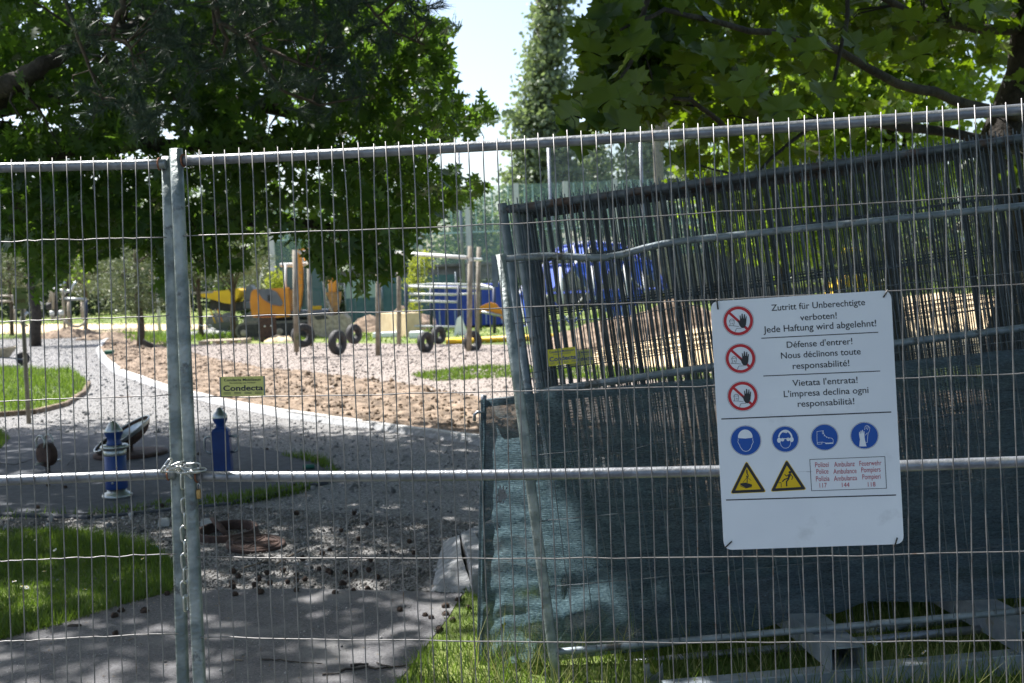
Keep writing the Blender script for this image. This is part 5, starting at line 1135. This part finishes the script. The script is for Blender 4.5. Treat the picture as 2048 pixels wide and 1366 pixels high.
# yellow loader behind the stack
p = at(1730, 600, 38); p.z = TH(38); k = K(38); t = thing('wheel_loader', 'yellow wheel loader partly seen through the stacked panels', 'loader', loc=p)
mb = MB(); mb.prism(rounded([(x * k, z * k) for x, z in ((-70, 40), (-66, 62), (-40, 78), (-10, 80), (6, 62), (40, 58), (70, 40), (60, 28), (-60, 28))], .08), -.7, .7); mb.build('body', M['yellow'], t)
mb = MB(); mb.box((-42 * k, 0, 128 * k), (64 * k, 1.3, .14), b=.04); mb.build('roof', M['yellow'], t)
for a in (-70, -16):
    for yy in (-.6, .6): mb = MB(); mb.tube([(a * k, yy, 72 * k), (a * k, yy, 126 * k)], .05, 8); mb.build('cab_pillar', M['dark'], t)
for a in (-50, 46): mb = MB(); mb.lathe([(0, -.18), (.3, -.19), (.46, -.12), (.46, .12), (.3, .19), (0, .18)], 20, c=(a * k, -.8, .46), M=Matrix.Rotation(PI / 2, 3, 'X')); mb.build('wheel', M['dark'], t)
# ---------------- fences, walls, barriers in the background
W0 = at(700, 570, 58); bw = thing('noise_barrier_wall', 'long old concrete retaining wall below the glass noise barrier', 'wall', loc=(at(470, 0, 58).x, 58, TH(58)))
for i in range(10):
    mb = MB(); mb.box((1.9 + i * 3.95, .2, 1.05), (3.93, .4, 2.35)); mb.build('wall_panel', M['conc'], bw)
mb = MB(); mb.box((20, .15, 2.30), (39.6, .6, .14)); mb.build('coping', M['conc'], bw)
gb = thing('glass_noise_barrier', 'tall greenish glass noise barrier with pale posts on the concrete wall', 'noise barrier', loc=(at(470, 0, 58.4).x, 58.4, 2.30 + .08 + TH(58)))
hb = 3.9
for i in range(16):
    x = 1.2 + i * 2.52; mb = MB(); mb.box((x, 0, hb / 2), (.26, .22, hb + .1)); mb.build('post', M['cream'], gb)
    if i < 15:
        mb = MB(); mb.box((x + 1.26, 0, hb / 2), (2.24, .03, hb)); pn = mb.build('glass_pane', M['pane'], gb)
        for j in range(1, 6):
            mb = MB(); mb.box((x + j * .42, -.03, hb * .70), (.045, .02, hb * .58)); mb.build('pane_bar', bpy.data.materials.get('pale_glass_bar') or mat('pale_glass_bar', (.42, .58, .56), .5), pn)
        mb = MB(); mb.box((x + 1.26, -.03, hb * .40), (2.24, .03, .06)); mb.build('pane_rail', bpy.data.materials['pale_glass_bar'], pn)
# screened site fence
for i, (px0, m, lb) in enumerate(((690, M['palescreen'], 'site fence panel with pale green screen behind the excavator arm'), (762, M['teal'], 'site fence panel with dark teal screen behind the timber posts'), (838, M['teal'], 'third site fence panel with teal screen by the yellow sapling'), (590, M['teal'], 'site fence panel with teal screen behind the excavator cab'))):
    p = at(px0, 600, 49); p.z = TH(49); t = thing('screened_fence_panel', lb, 'fence', loc=p, group='screened site fence panels')
    wd = 76 * K(49)
    mb = MB(); mb.box((wd / 2, 0, 1.05), (wd - .08, .02, 1.9)); mb.build('screen', m, t)
    mb = MB(); mb.box((wd / 2, -.02, .62), (wd - .08, .02, 1.05)); mb.build('screen_overlap', M['teal'], t)
    for x in (0.02, wd - .02): mb = MB(); mb.tube([(x, -.02, 0), (x, -.02, 2.1)], .03, 6); mb.build('post', M['galv_dull'], t)
# court fence with tall poles
cf = thing('ball_court_fence', 'very tall fine mesh ball court fence with slim grey poles', 'fence', loc=(at(920, 0, 50).x, 50, TH(50)))
xs_ = [at(q, 400, 50).x - at(920, 0, 50).x for q in (920, 1101, 1285, 1470, 1660)]
ht = [7.4] * 5
for x in xs_: mb = MB(); mb.tube([(x, 0, 0), (x, 0, 7.5)], .07, 8); mb.build('pole', M['galv'], cf)
mb = MB(); mb.tube([(xs_[0], 0, 7.45), (xs_[-1], 0, 7.45)], .035, 6); mb.build('top_wire', M['galv'], cf)
for a, b_ in zip(xs_[1:], xs_[2:]): mb = MB(); mb.box(((a + b_) / 2, 0, 4.3), (b_ - a - .16, .02, 6.2)); mb.build('netting', M['courtnet'], cf)
mb = MB(); mb.box(((xs_[0] + xs_[1]) / 2, 0, 2.6), (xs_[1] - xs_[0] - .16, .02, 3.0)); mb.build('netting', M['courtnet'], cf)
# thin light pole
for px, y0, Y, lb in ((316, 540, 46, 'slim pale lamp pole left of the gate posts'), (377, 560, 52, 'slim pale pole right of the gate posts by the lawn')):
    p = at(px, 600, Y); p.z = TH(Y); mb = MB(); mb.tube([(0, 0, 0), (0, 0, 3.2)], .07, 8); o = mb.build('lamp_pole', M['cream']); o.location = p; tag(o, lb, 'pole')

# ================================================================== TREES
def crown_pts(ells, N):
    out = []
    vol = np.array([e[3] * e[4] * e[5] for e in ells]); cnt = (N * vol / vol.sum()).astype(int)
    for e, c_ in zip(ells, cnt):
        d = RNG.normal(size=(c_, 3)); d /= np.linalg.norm(d, axis=1)[:, None]; r = RNG.random(c_) ** .45
        out.append(np.array(e[:3]) + d * r[:, None] * np.array(e[3:6]))
    return np.concatenate(out)
def tree(name, label, px, Y, th, tr, ells, N, size, leaf, bark, tmpl=OVAL, per=12, spread=.35, group=None, lean=0.0, cat='tree', droop=0.0, dx=0.0):
    p = at(px, 600, Y); p.z = TH(Y); t = thing(name, label, cat, loc=p, group=group); mb = MB()
    if tr > 0:
        limb(mb, [(0, 0, 0), (lean * .5, 0, th * .5), (lean, 0, th)], tr, tr * .5)
        for e in ells[:6]:
            for _ in range(3):
                z0 = random.uniform(.45, .95) * th; limb(mb, [(lean * z0 / th, 0, z0), (e[0] * .6 + random.uniform(-.3, .3) * e[3], e[1] * .5, (z0 + e[2]) / 2), (e[0] + random.uniform(-.6, .6) * e[3], e[1] + random.uniform(-.5, .5) * e[4], e[2] + random.uniform(-.4, .5) * e[5])], tr * .35, tr * .08, 6)
        mb.build('trunk', bark, t)
    C = crown_pts(ells, max(N // per, 4)); P = spray_points(C, per, spread, droop); n = len(P)
    sc = RNG.uniform(.7, 1.3, n) * size; tv, tf = tmpl
    o = batch('crown', tv, tf, P, rots(n, 1.0), np.column_stack([sc, sc, sc]), leaf, t); return t
def m_(px, Y): return px * K(Y)
# poplars
def poplar(px, Y, prof, label, N):
    k = K(Y); ells = []
    for y, dx, hw in prof: ells.append(((dx + .042 * (hz(px) - y)) * k, 0, (hz(px) - y) * k + 1.57 - TH(Y), hw * k, hw * k * .9, 42 * k))
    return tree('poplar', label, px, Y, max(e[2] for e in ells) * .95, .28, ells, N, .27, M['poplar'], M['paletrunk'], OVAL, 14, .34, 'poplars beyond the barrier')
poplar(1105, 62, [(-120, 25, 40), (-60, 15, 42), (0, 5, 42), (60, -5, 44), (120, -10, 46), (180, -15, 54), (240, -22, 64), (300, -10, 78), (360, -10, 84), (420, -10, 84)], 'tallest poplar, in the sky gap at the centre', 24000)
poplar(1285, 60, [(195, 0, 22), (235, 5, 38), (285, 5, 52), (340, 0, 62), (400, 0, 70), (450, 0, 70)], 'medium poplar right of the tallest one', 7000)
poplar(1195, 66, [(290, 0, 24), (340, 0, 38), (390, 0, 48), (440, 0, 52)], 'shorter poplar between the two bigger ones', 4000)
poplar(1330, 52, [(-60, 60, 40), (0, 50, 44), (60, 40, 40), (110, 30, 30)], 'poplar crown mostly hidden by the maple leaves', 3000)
# woodland rows behind the barrier and lawn
rowlab = ['broad hazy tree behind the glass barrier, first from left', 'round tree behind the glass barrier by the sky gap', 'light green tree behind the barrier right of the sky gap', 'tree behind the tall court fence poles', 'dense tree beyond the barrier behind the stack', 'dense dark tree beyond the stack at right', 'broad tree at the far right background', 'last background tree at the right picture edge']
for i, (px, Y, hw, ty) in enumerate(((560, 68, 130, 380), (760, 70, 120, 365), (950, 74, 75, 372), (1060, 72, 70, 350), (1440, 66, 120, 300), (1640, 64, 130, 250), (1850, 60, 140, 250), (2080, 60, 150, 200))):
    k = K(Y); zt = (hz(px) - ty) * k + 1.57 - TH(Y); r = hw * k
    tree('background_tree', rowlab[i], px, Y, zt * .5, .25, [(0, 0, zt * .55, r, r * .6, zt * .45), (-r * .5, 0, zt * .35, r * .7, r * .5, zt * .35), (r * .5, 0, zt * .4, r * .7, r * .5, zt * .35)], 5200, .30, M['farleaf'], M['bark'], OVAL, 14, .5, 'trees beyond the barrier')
lab2 = ['broad sunlit tree at the far left edge of the lawn', 'second broad tree behind the lawn from the left', 'third broad tree behind the lawn, above the small pines', 'fourth broad tree behind the lawn near the dumper']
for i, (px, Y, hw) in enumerate(((20, 76, 130), (200, 80, 120), (370, 78, 120), (500, 84, 110))):
    k = K(Y); r = hw * k
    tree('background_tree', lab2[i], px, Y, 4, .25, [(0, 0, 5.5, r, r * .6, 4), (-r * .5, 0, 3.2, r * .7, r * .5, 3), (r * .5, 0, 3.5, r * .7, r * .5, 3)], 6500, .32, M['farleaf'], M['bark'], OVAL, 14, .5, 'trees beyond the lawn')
for i, (px0, px1, Y, h, lb) in enumerate(((-60, 490, 70, 1.9, 'long dark clipped hedge behind the left lawn'), (480, 1050, 56, 1.6, 'dark low shrub row in front of the concrete wall'))):
    x0, x1 = at(px0, 600, Y).x, at(px1, 600, Y).x; n = 9000; P = np.column_stack([RNG.uniform(x0, x1, n), RNG.uniform(-.7, .5, n) + Y, RNG.random(n) ** .8 * h * (.85 + .15 * RNG.random(n)) + TH(Y)])
    tv, tf = OVAL; o = batch('hedge', tv, tf, P - np.array([x0, Y, 0]), rots(n, 1.0), RNG.uniform(.12, .26, n)[:, None] * np.ones(3), M['hedge']); o.location = (x0, Y, 0); tag(o, lb, 'hedge')
# little pines and trunks
def minipine(px, Y, h, rw, label, N=4200, z0=.35, leanp=0.0, tr=.10, high=False):
    N = int(N * .62)
    ells = [(0, 0, h * .5, rw, rw, h * .22), (-rw * .3, 0, h * .70, rw * .8, rw * .8, h * .18), (rw * .25, 0, h * .88, rw * .5, rw * .5, h * .14), (rw * .4, 0, h * .42, rw * .6, rw * .7, h * .12)]
    if high: ells = [(0, 0, 2.45, rw, rw, .45), (-rw * .3, 0, 2.85, rw * .8, rw * .8, .5), (rw * .25, 0, 3.2, rw * .5, rw * .5, .45)]
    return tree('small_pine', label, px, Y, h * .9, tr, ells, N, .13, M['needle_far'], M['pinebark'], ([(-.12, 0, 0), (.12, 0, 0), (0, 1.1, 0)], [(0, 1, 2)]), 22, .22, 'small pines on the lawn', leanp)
minipine(276, 36, 3.6, 1.35, 'small pine with dark single trunk left of the gate posts', 9000, tr=.13)
minipine(400, 41, 2.9, 1.05, 'small pale pine left of the dumper skip', 6000, high=True)
minipine(466, 39, 3.0, 1.15, 'small pale pine in front of the dumper wheels', 6500, high=True)
minipine(520, 52, 3.4, 1.2, 'small pine behind the dumper seat', 5000)
minipine(20, 52, 5.5, 2.0, 'pale pine behind the bench machine at far left', 9000)
minipine(170, 54, 5.0, 1.9, 'pale pine behind the arched fitness machine', 9000)
t = tree('park_tree', 'dark straight trunk with leafy top by the fitness machines', 68, 40, 4.4, .22, [(0, 0, 4.6, 1.3, 1.2, 1.2), (1.1, -.2, 3.0, .8, .7, 1.0)], 3500, .12, M['brightleaf'], M['bark'], OVAL, 12, .3)
t = tree('park_tree', 'thin dark trunk behind the arched fitness machine', 135, 50, 4.0, .12, [(0, 0, 4.2, 1.4, 1.2, 1.0)], 2200, .14, M['farleaf'], M['bark'], OVAL, 12, .3)
tree('yellow_sapling', 'yellow-green young sapling beside the timber swing posts', 838, 40, 2.5, .04, [(0, 0, 1.9, .42, .4, .8), (-.2, 0, 1.0, .3, .3, .5), (.25, 0, 2.5, .3, .3, .4)], 1300, .09, M['yellowleaf'], M['paletrunk'], OVAL, 10, .14)
tree('green_sapling', 'light green young shrub left of the excavator cab', 560, 47, 2.2, .04, [(0, 0, 1.9, .5, .4, .7)], 900, .10, M['yellowleaf'], M['paletrunk'], OVAL, 10, .14)

# ---------------- the big trees
SH = [G(*q) for q in ((-700, 806), (-100, 842), (0, 842), (150, 836), (345, 846), (450, 852), (650, 874), (800, 898), (960, 916), (1010, 960), (1000, 1060), (1060, 1180))] + [Vector((.6, 3.2, 0)), Vector((-6, 3.2, 0))]
def near_seg(P):  # raggedness
    return P + RNG.normal(size=P.shape) * .12
NETL = [(-.42, 4.25), (.06, 4.25), (.10, 4.95), (-.42, 4.95)]
FENCE = [(-1.9, 3.2), (2.6, 2.95), (2.6, 3.7), (-1.9, 3.8)]
def sun_at(P, z): return P[:, :2] - (P[:, 2:3] - z) * (TOSUN[:2] / TOSUN[2])[None]
def clear(P):
    k = np.ones(len(P), bool)
    for z in (.05, .3, .6, 1.0): k &= ~inpoly(sun_at(P, z), NETL)
    for z in (.2, 1.0, 1.95): k &= ~(inpoly(sun_at(P, z), FENCE) & (RNG.random(len(P)) < .93))
    return k
# red oak
ok = thing('red_oak', 'large dark red oak whose lobed leaves hang over the left half', 'tree', loc=(-8.2, 12.5, 0)); OB = np.array([-8.2, 12.5, 0])
mb = MB(); limb(mb, [(0, 0, 0), (.1, 0, 3), (.3, -.1, 6.5), (.4, 0, 9)], .34, .16, 14)
def A_(px, py, Y): return at(px, py, Y) - Vector(OB)
limbs = [[(.2, 0, 4.0 - 1.2), A_(-60, 240, 9.4), A_(30, 165, 8.8), A_(85, 128, 8.7), A_(180, 80, 9.2), A_(330, 20, 10.5)],
         [(.1, 0, 2.6), A_(0, 330, 11.5), A_(150, 285, 11.2), A_(330, 290, 11), A_(500, 292, 11), A_(640, 300, 11.2), A_(760, 340, 11.5)],
         [(.1, 0, 3.2), A_(100, 190, 12.5), A_(400, 190, 12.5), A_(600, 230, 12.2), A_(760, 240, 12), A_(900, 235, 12), A_(980, 238, 12)],
         [(.2, 0, 3.6), A_(200, 60, 12), A_(500, 70, 12), A_(720, 60, 12.4), A_(860, 80, 12.4)],
         [(.1, 0, 2.2), A_(0, 400, 11.6), A_(200, 430, 11.4), A_(420, 440, 11.2), A_(640, 450, 11), A_(780, 470, 11)]]
for L in limbs: limb(mb, L, .13, .018, 8)
hub = [Vector(p) for L in limbs for p in L[1:]]
fine = []
for L in limbs:
    for a, b_ in zip(L[1:], L[2:]):
        for i in range(5): fine.append(Vector(a).lerp(Vector(b_), i / 5))
OAKSIL = [(-120, -120), (885, -120), (868, 25), (900, 22), (918, 60), (880, 110), (908, 145), (885, 180), (915, 190), (1000, 222), (965, 262), (905, 262), (880, 290), (862, 330), (930, 345), (978, 372), (935, 408), (900, 425), (870, 452), (815, 478), (812, 540), (770, 545), (722, 580), (700, 500), (668, 565), (640, 520), (600, 478), (560, 468), (500, 462), (480, 520), (450, 545), (410, 540), (380, 480), (345, 560), (322, 575), (290, 480), (240, 488), (190, 520), (160, 500), (115, 560), (80, 590), (60, 500), (0, 488), (-120, 500)]
N = 1250; c2 = sample(OAKSIL, N * 2)[:N * 2]
# thin out where the photograph shows sky holes
def thin(c): 
    n = np.array([NS.noise(Vector((x / 75, y / 60, 3.3))) for x, y in c]); return n > -.15
c2 = c2[thin(c2)][:N]
xtra = np.array([(605, 500), (640, 520), (668, 545), (700, 500), (722, 560), (735, 530), (760, 520), (790, 520), (620, 470), (810, 500), (330, 545), (345, 520), (410, 525), (450, 525), (120, 520), (90, 560), (75, 580), (160, 500), (650, 500), (690, 475), (745, 500), (775, 535)] * 2, float) + RNG.normal(size=(44, 2)) * 8
c2 = np.vstack([c2, xtra])
Yd = RNG.uniform(8.8, 13.6, len(c2)); Yd[-44:] = RNG.uniform(9, 10.5, 44); C = np.array([np.array(at(x, y, Y)) for (x, y), Y in zip(c2, Yd)]) - OB
twigs(mb, C, fine, .007, frac=.5); mb.build('trunk', M['bark'], ok)
P = spray_points(C, 13, .16, .35); n = len(P); sc = RNG.uniform(.10, .19, n)
q = P + OB; pj = CAM[None]; v = (q - CAM) @ R; pxy = np.column_stack([1024 - F * v[:, 0] / v[:, 2], 683 + F * v[:, 1] * -1 / -v[:, 2]])
pxy = np.column_stack([1024 + F * v[:, 0] / -v[:, 2], 683 - F * v[:, 1] / -v[:, 2]]); keep = inpoly(pxy + RNG.normal(size=pxy.shape) * 6, OAKSIL)
P = P[keep]; sc = sc[keep]; n = len(P)
batch('crown', *OAK, P, rots(n, 1.0), sc[:, None] * np.ones(3), M['oakleaf'], ok)
# upper crown above the picture
N = 2600; C = np.column_stack([RNG.uniform(-12, 1, N), RNG.uniform(6.2, 17, N), RNG.uniform(6.0, 9.5, N)])
sp = near_seg(shade_pt(C)); keep = inpoly(sp, [p[:2] for p in SH]) & clear(C)
dens = np.array([NS.noise(Vector((x * 1.5, y * (5.5 if y < 5.8 else 2.6), 0))) for x, y in sp]); lowz = sp[:, 1] < 5.8
keep &= ~(lowz & (dens > .0)) & ~((~lowz) & (dens > np.where(sp[:, 1] < 7.6, .12, .32)) & ~((abs(sp[:, 0] + .28) < .35) & (abs(sp[:, 1] - 6.0) < .6))); C = C[keep] - OB
P = spray_points(C, 20, np.where(np.repeat(shade_pt(C + OB)[:, 1] < 5.8, 20)[:, None], .13, .22), .2); P = P[clear(P + OB)]; n = len(P); sc = RNG.uniform(.12, .20, n)
batch('crown', *OVAL, P, rots(n, .8), np.column_stack([sc * 1.1, sc, sc]), M['oakleaf'], ok)
# pine with hanging boughs
PB = np.array([-5.2, 8.2, 0]); pn = thing('pine_tree', 'grey-green pine with drooping needle boughs in the upper left', 'tree', loc=tuple(PB)); mb = MB()
limb(mb, [(0, 0, 0), (0, 0, 4), (.2, 0, 8)], .20, .09, 12)
B_ = lambda px, py, Y: at(px, py, Y) - Vector(PB)
bl = [[(.1, 0, 4.6), B_(120, -150, 8), B_(250, -30, 7.8), B_(243, 20, 7.7), B_(226, 55, 7.7), B_(228, 78, 7.7), B_(256, 84, 7.6), B_(268, 120, 7.6)],
      [(.1, 0, 5.0), B_(250, -160, 8.2), B_(425, -20, 8), B_(440, 45, 7.9), B_(500, 80, 7.9), B_(600, 128, 7.8), B_(660, 145, 7.8)],
      [B_(425, -20, 8), B_(430, 60, 8), B_(422, 90, 8)], [B_(440, 45, 7.9), B_(455, 80, 7.9), B_(448, 110, 7.9), B_(440, 140, 7.9)], [B_(600, -120, 8.2), B_(720, -10, 8), B_(780, 60, 8), B_(850, 90, 8)],
      [B_(100, -100, 7.9), B_(150, 60, 7.8), B_(180, 140, 7.8), B_(210, 210, 7.7)], [B_(500, 80, 7.9), B_(560, 180, 7.9), B_(640, 210, 7.9), B_(740, 190, 7.9)]]
for i, L in enumerate(bl): limb(mb, L, .032 if i < 2 else .018, .006, 6)
PSIL = [(130, 40), (200, -60), (560, -80), (760, -80), (860, 20), (840, 90), (760, 150), (700, 230), (600, 240), (470, 170), (400, 170), (330, 270), (200, 290), (150, 200)]
c2 = sample(PSIL, 420); nn = np.array([NS.noise(Vector((x / 90, y / 60, 9))) for x, y in c2]); c2 = c2[nn > -.12]
C = np.array([np.array(at(x, y, RNG.uniform(7.2, 8.6))) for x, y in c2]) - PB; fine = [Vector(a).lerp(Vector(b_), i / 5) for L in bl for a, b_ in zip(L, L[1:]) for i in range(5)]
twigs(mb, C, fine, .003, frac=.25); mb.build('trunk', M['pinebark'], pn)
ax = RNG.normal(size=(len(C), 3)); ax[:, 2] -= .3; ax /= np.linalg.norm(ax, axis=1)[:, None]
per = 90; Pn = np.repeat(C, per, 0) + np.repeat(ax, per, 0) * RNG.uniform(0, .16, (len(C) * per, 1))
dn = np.repeat(ax, per, 0) * .9 + RNG.normal(size=(len(Pn), 3)) * .55; dn /= np.linalg.norm(dn, axis=1)[:, None]
sd = np.cross(dn, RNG.normal(size=dn.shape)); sd /= np.linalg.norm(sd, axis=1)[:, None]; rr = np.stack([sd, dn, np.cross(sd, dn)], 2)
L_ = RNG.uniform(.07, .12, len(Pn)); stuff(batch('needles', [(-.022, 0, 0), (.022, 0, 0), (0, 1, 0)], [(0, 1, 2)], Pn, rr, L_[:, None] * np.ones(3), M['needle'], pn))
# maple on the right
MBs = np.array([4.27, 9.3, 0]); mp = thing('maple_tree', 'big maple with dark trunk and broad lobed leaves at upper right', 'tree', loc=tuple(MBs)); mb = MB()
limb(mb, [(.0, 0, 0), (-.02, 0, 1.6), (0, 0, 3), (.05, 0, 4.5), (0, 0, 8)], .30, .17, 16)
D_ = lambda px, py, Y: at(px, py, Y) - Vector(MBs)
ml = [[(0, 0, 2.7), D_(1900, 200, 8.6), D_(1760, 150, 8), D_(1650, 90, 7.6), D_(1500, 60, 7), D_(1330, 20, 6.2), D_(1240, 60, 5.9)], [(0, 0, 2.5), D_(1850, 260, 9), D_(1640, 240, 8.6), D_(1460, 260, 8), D_(1380, 200, 7.6), D_(1300, 190, 7.0)],
      [(0, 0, 3.4), D_(1850, 40, 8.6), D_(1700, -40, 8), D_(1460, -60, 7)], [D_(1700, -60, 7), D_(1690, 60, 6.9), D_(1670, 150, 6.8), D_(1655, 215, 6.8)], [D_(1640, 240, 8.6), D_(1560, 300, 8.4), D_(1500, 360, 8.2), D_(1400, 330, 8)],
      [D_(1300, -20, 6.2), D_(1282, 40, 6.2), D_(1270, 110, 6.2), D_(1240, 160, 6.1)]]
for i, L in enumerate(ml): limb(mb, L, .045 if i < 3 else .016, .007, 8)
MSIL = [(1200, -120), (1200, 20), (1150, 60), (1180, 130), (1150, 200), (1180, 250), (1280, 250), (1345, 225), (1350, 300), (1345, 370), (1420, 400), (1440, 430), (1520, 430), (1560, 340), (1640, 320), (1720, 280), (1800, 300), (2150, 420), (2150, -120)]
c2 = sample(MSIL, 1700); nn = np.array([NS.noise(Vector((x / 100, y / 80, 21))) for x, y in c2]); gapz = (c2[:, 0] > 1540) & (c2[:, 0] < 1960) & (c2[:, 1] > 90)
trk = (c2[:, 0] > 1945) & (c2[:, 1] > 40) & (c2[:, 1] < 300) & (RNG.random(len(c2)) < .9)
c2 = c2[(nn > -.13) & ~(gapz & (nn < .38)) & ~trk]
C = np.array([np.array(at(x, y, RNG.uniform(8.5, 14) if x > 1350 else RNG.uniform(7.2, 9.5))) for x, y in c2]) - MBs
fine = [Vector(a).lerp(Vector(b_), i / 5) for L in ml for a, b_ in zip(L, L[1:]) for i in range(5)]
twigs(mb, C, fine, .004, frac=.3); mb.build('trunk', M['bark_maple'], mp)
P = spray_points(C, 9, .17, .3); n = len(P); sc = RNG.uniform(.09, .165, n)
v = (P + MBs - CAM) @ R; pxy = np.column_stack([1024 + F * v[:, 0] / -v[:, 2], 683 - F * v[:, 1] / -v[:, 2]]); keep = inpoly(pxy, MSIL); P = P[keep]; sc = sc[keep]
batch('crown', *MAPLE, P, rots(len(P), 1.0), sc[:, None] * np.ones(3), M['mapleleaf'], mp)
# large near leaves, one object each
def leaf_me(seed):
    random.seed(seed); vs, fs = MAPLE; vs = [(x * random.uniform(.93, 1.07), y * random.uniform(.95, 1.05), z * random.uniform(.5, 2.2) + random.uniform(-.02, .02)) for x, y, z in vs]
    mb = MB(); mb.add(vs, fs, 0, True); mb.tube([(0, 0, 0), (.03, -.25, .02), (0, -.5, .12)], .012, 4); o = mb.build('leaf', M['mapleleaf']); me = o.data; bpy.data.objects.remove(o)
    a_ = me.attributes.new('rnd', 'FLOAT', 'POINT'); a_.data.foreach_set('value', np.full(len(me.vertices), seed * .23 % 1, np.float32)); return me
LM = [leaf_me(s) for s in range(1, 6)]
NSIL = [(1180, -60), (1150, 80), (1180, 140), (1120, 205), (1090, 262), (1200, 268), (1260, 200), (1340, 240), (1480, 200), (1640, 250), (1760, 120), (2000, 60), (2000, -80)]
c2 = sample(NSIL, 150)
nn = np.array([NS.noise(Vector((x / 120, y / 90, 51))) for x, y in c2]); c2 = c2[(c2[:, 0] < 1360) | (RNG.random(len(c2)) < .35)]
c2 = c2[~((c2[:, 0] > 1900) & (c2[:, 1] > 30))]
fixed = [(1165, 215, 5.6), (1215, 170, 5.7), (1120, 238, 5.6), (1150, 258, 5.6), (1240, 215, 5.6), (1196, 232, 5.65), (1260, 120, 5.7), (1180, 75, 5.9), (1180, 150, 5.8), (1500, 130, 5.6), (1560, 190, 5.6), (1620, 60, 5.4)]
for i, (x, y, Y) in enumerate([(a, b_, float(RNG.uniform(5.7, 7.6))) for a, b_ in c2] + fixed):
    o = link('leaf', LM[i % 5], mp); zr = random.uniform(0, 6.28)
    q = at(x, y, Y) - Vector(MBs); s_ = random.uniform(.15, .21)
    tilt = Matrix.Rotation(random.uniform(-.9, .9), 4, 'Z') @ Matrix.Rotation(random.uniform(-2.5, -1.5), 4, 'X') @ Matrix.Rotation(random.uniform(-.6, .6), 4, 'Y')
    o.matrix_local = Matrix.Translation(q) @ tilt @ Matrix.Scale(s_, 4)
# upper maple crown above the picture, shading the stack
N = 2300; C = np.column_stack([RNG.uniform(-4.2, 4, N), RNG.uniform(5.2, 11, N), RNG.uniform(4.9, 8, N)])
sp = sun_at(C, .9); keep = inpoly(sp, [(-.05, 4.35), (4.5, 4.15), (4.5, 8.2), (-.05, 7.6)]) & clear(C)
up_ = (C[:, 2] - 1.57) > .285 * C[:, 1]; dn_ = np.array([NS.noise(Vector((x * 1.9, y * 1.9, 8))) for x, y in sp]); C = C[keep & up_ & (dn_ < .42)] - MBs
P = spray_points(C, 22, .24, .2); P = P[clear(P + MBs)]; n = len(P); sc = RNG.uniform(.12, .20, n)
batch('crown', *OVAL, P, rots(n, .8), np.column_stack([sc * 1.1, sc, sc]), M['mapleleaf'], mp)
# added unseen canopy over and behind the camera, cuts sky fill; parented to maple
N = 3000; C = np.column_stack([RNG.uniform(-6, 9, N), RNG.uniform(-5, 6.5, N), RNG.uniform(6.5, 10, N)])
C = C[(C[:, 2] - 1.57 > .45 * C[:, 1]) & clear(C)]; sp = shade_pt(C); dn_ = np.array([NS.noise(Vector((x * 1.3, y * 2.4, 4))) for x, y in sp]); C = C[(sp[:, 1] < 3.2) | (sp[:, 0] > .4) | (dn_ < -.02)] - MBs
P = spray_points(C, 18, .28, .2); P = P[clear(P + MBs)]; n = len(P); sc = RNG.uniform(.14, .22, n)
batch('crown', *OVAL, P, rots(n, .8), np.column_stack([sc * 1.1, sc, sc]), M['mapleleaf'], mp)
# bright lit trees behind the maple
tree('hornbeam', 'bright yellow-green sunlit tree behind the maple trunk', 1790, 16, 4.5, .12, [(-.6, 0, 3.6, 2.1, 1.0, 1.4), (.2, 0, 5.0, 2.0, 1.0, 1.3), (-1.4, .3, 2.5, 1.3, .8, .9)], 13000, .13, M['brightleaf'], M['bark'], OVAL, 14, .22)
tree('hornbeam', 'second sunlit leafy tree, lower and left of the bright one', 1560, 20, 4.0, .10, [(0, 0, 3.2, 1.4, 1.0, 1.6), (.9, 0, 4.4, 1.1, .8, 1.2)], 5000, .13, M['brightleaf'], M['bark'], OVAL, 14, .24)
tree('hazel', 'dense green shrub seen through the right half of the stack', 1960, 24, 3.0, .08, [(0, 0, 1.9, 2.4, 1.2, 1.9), (-2.4, .5, 1.5, 1.8, 1.0, 1.4)], 3500, .13, M['farleaf'], M['bark'], OVAL, 14, .24)
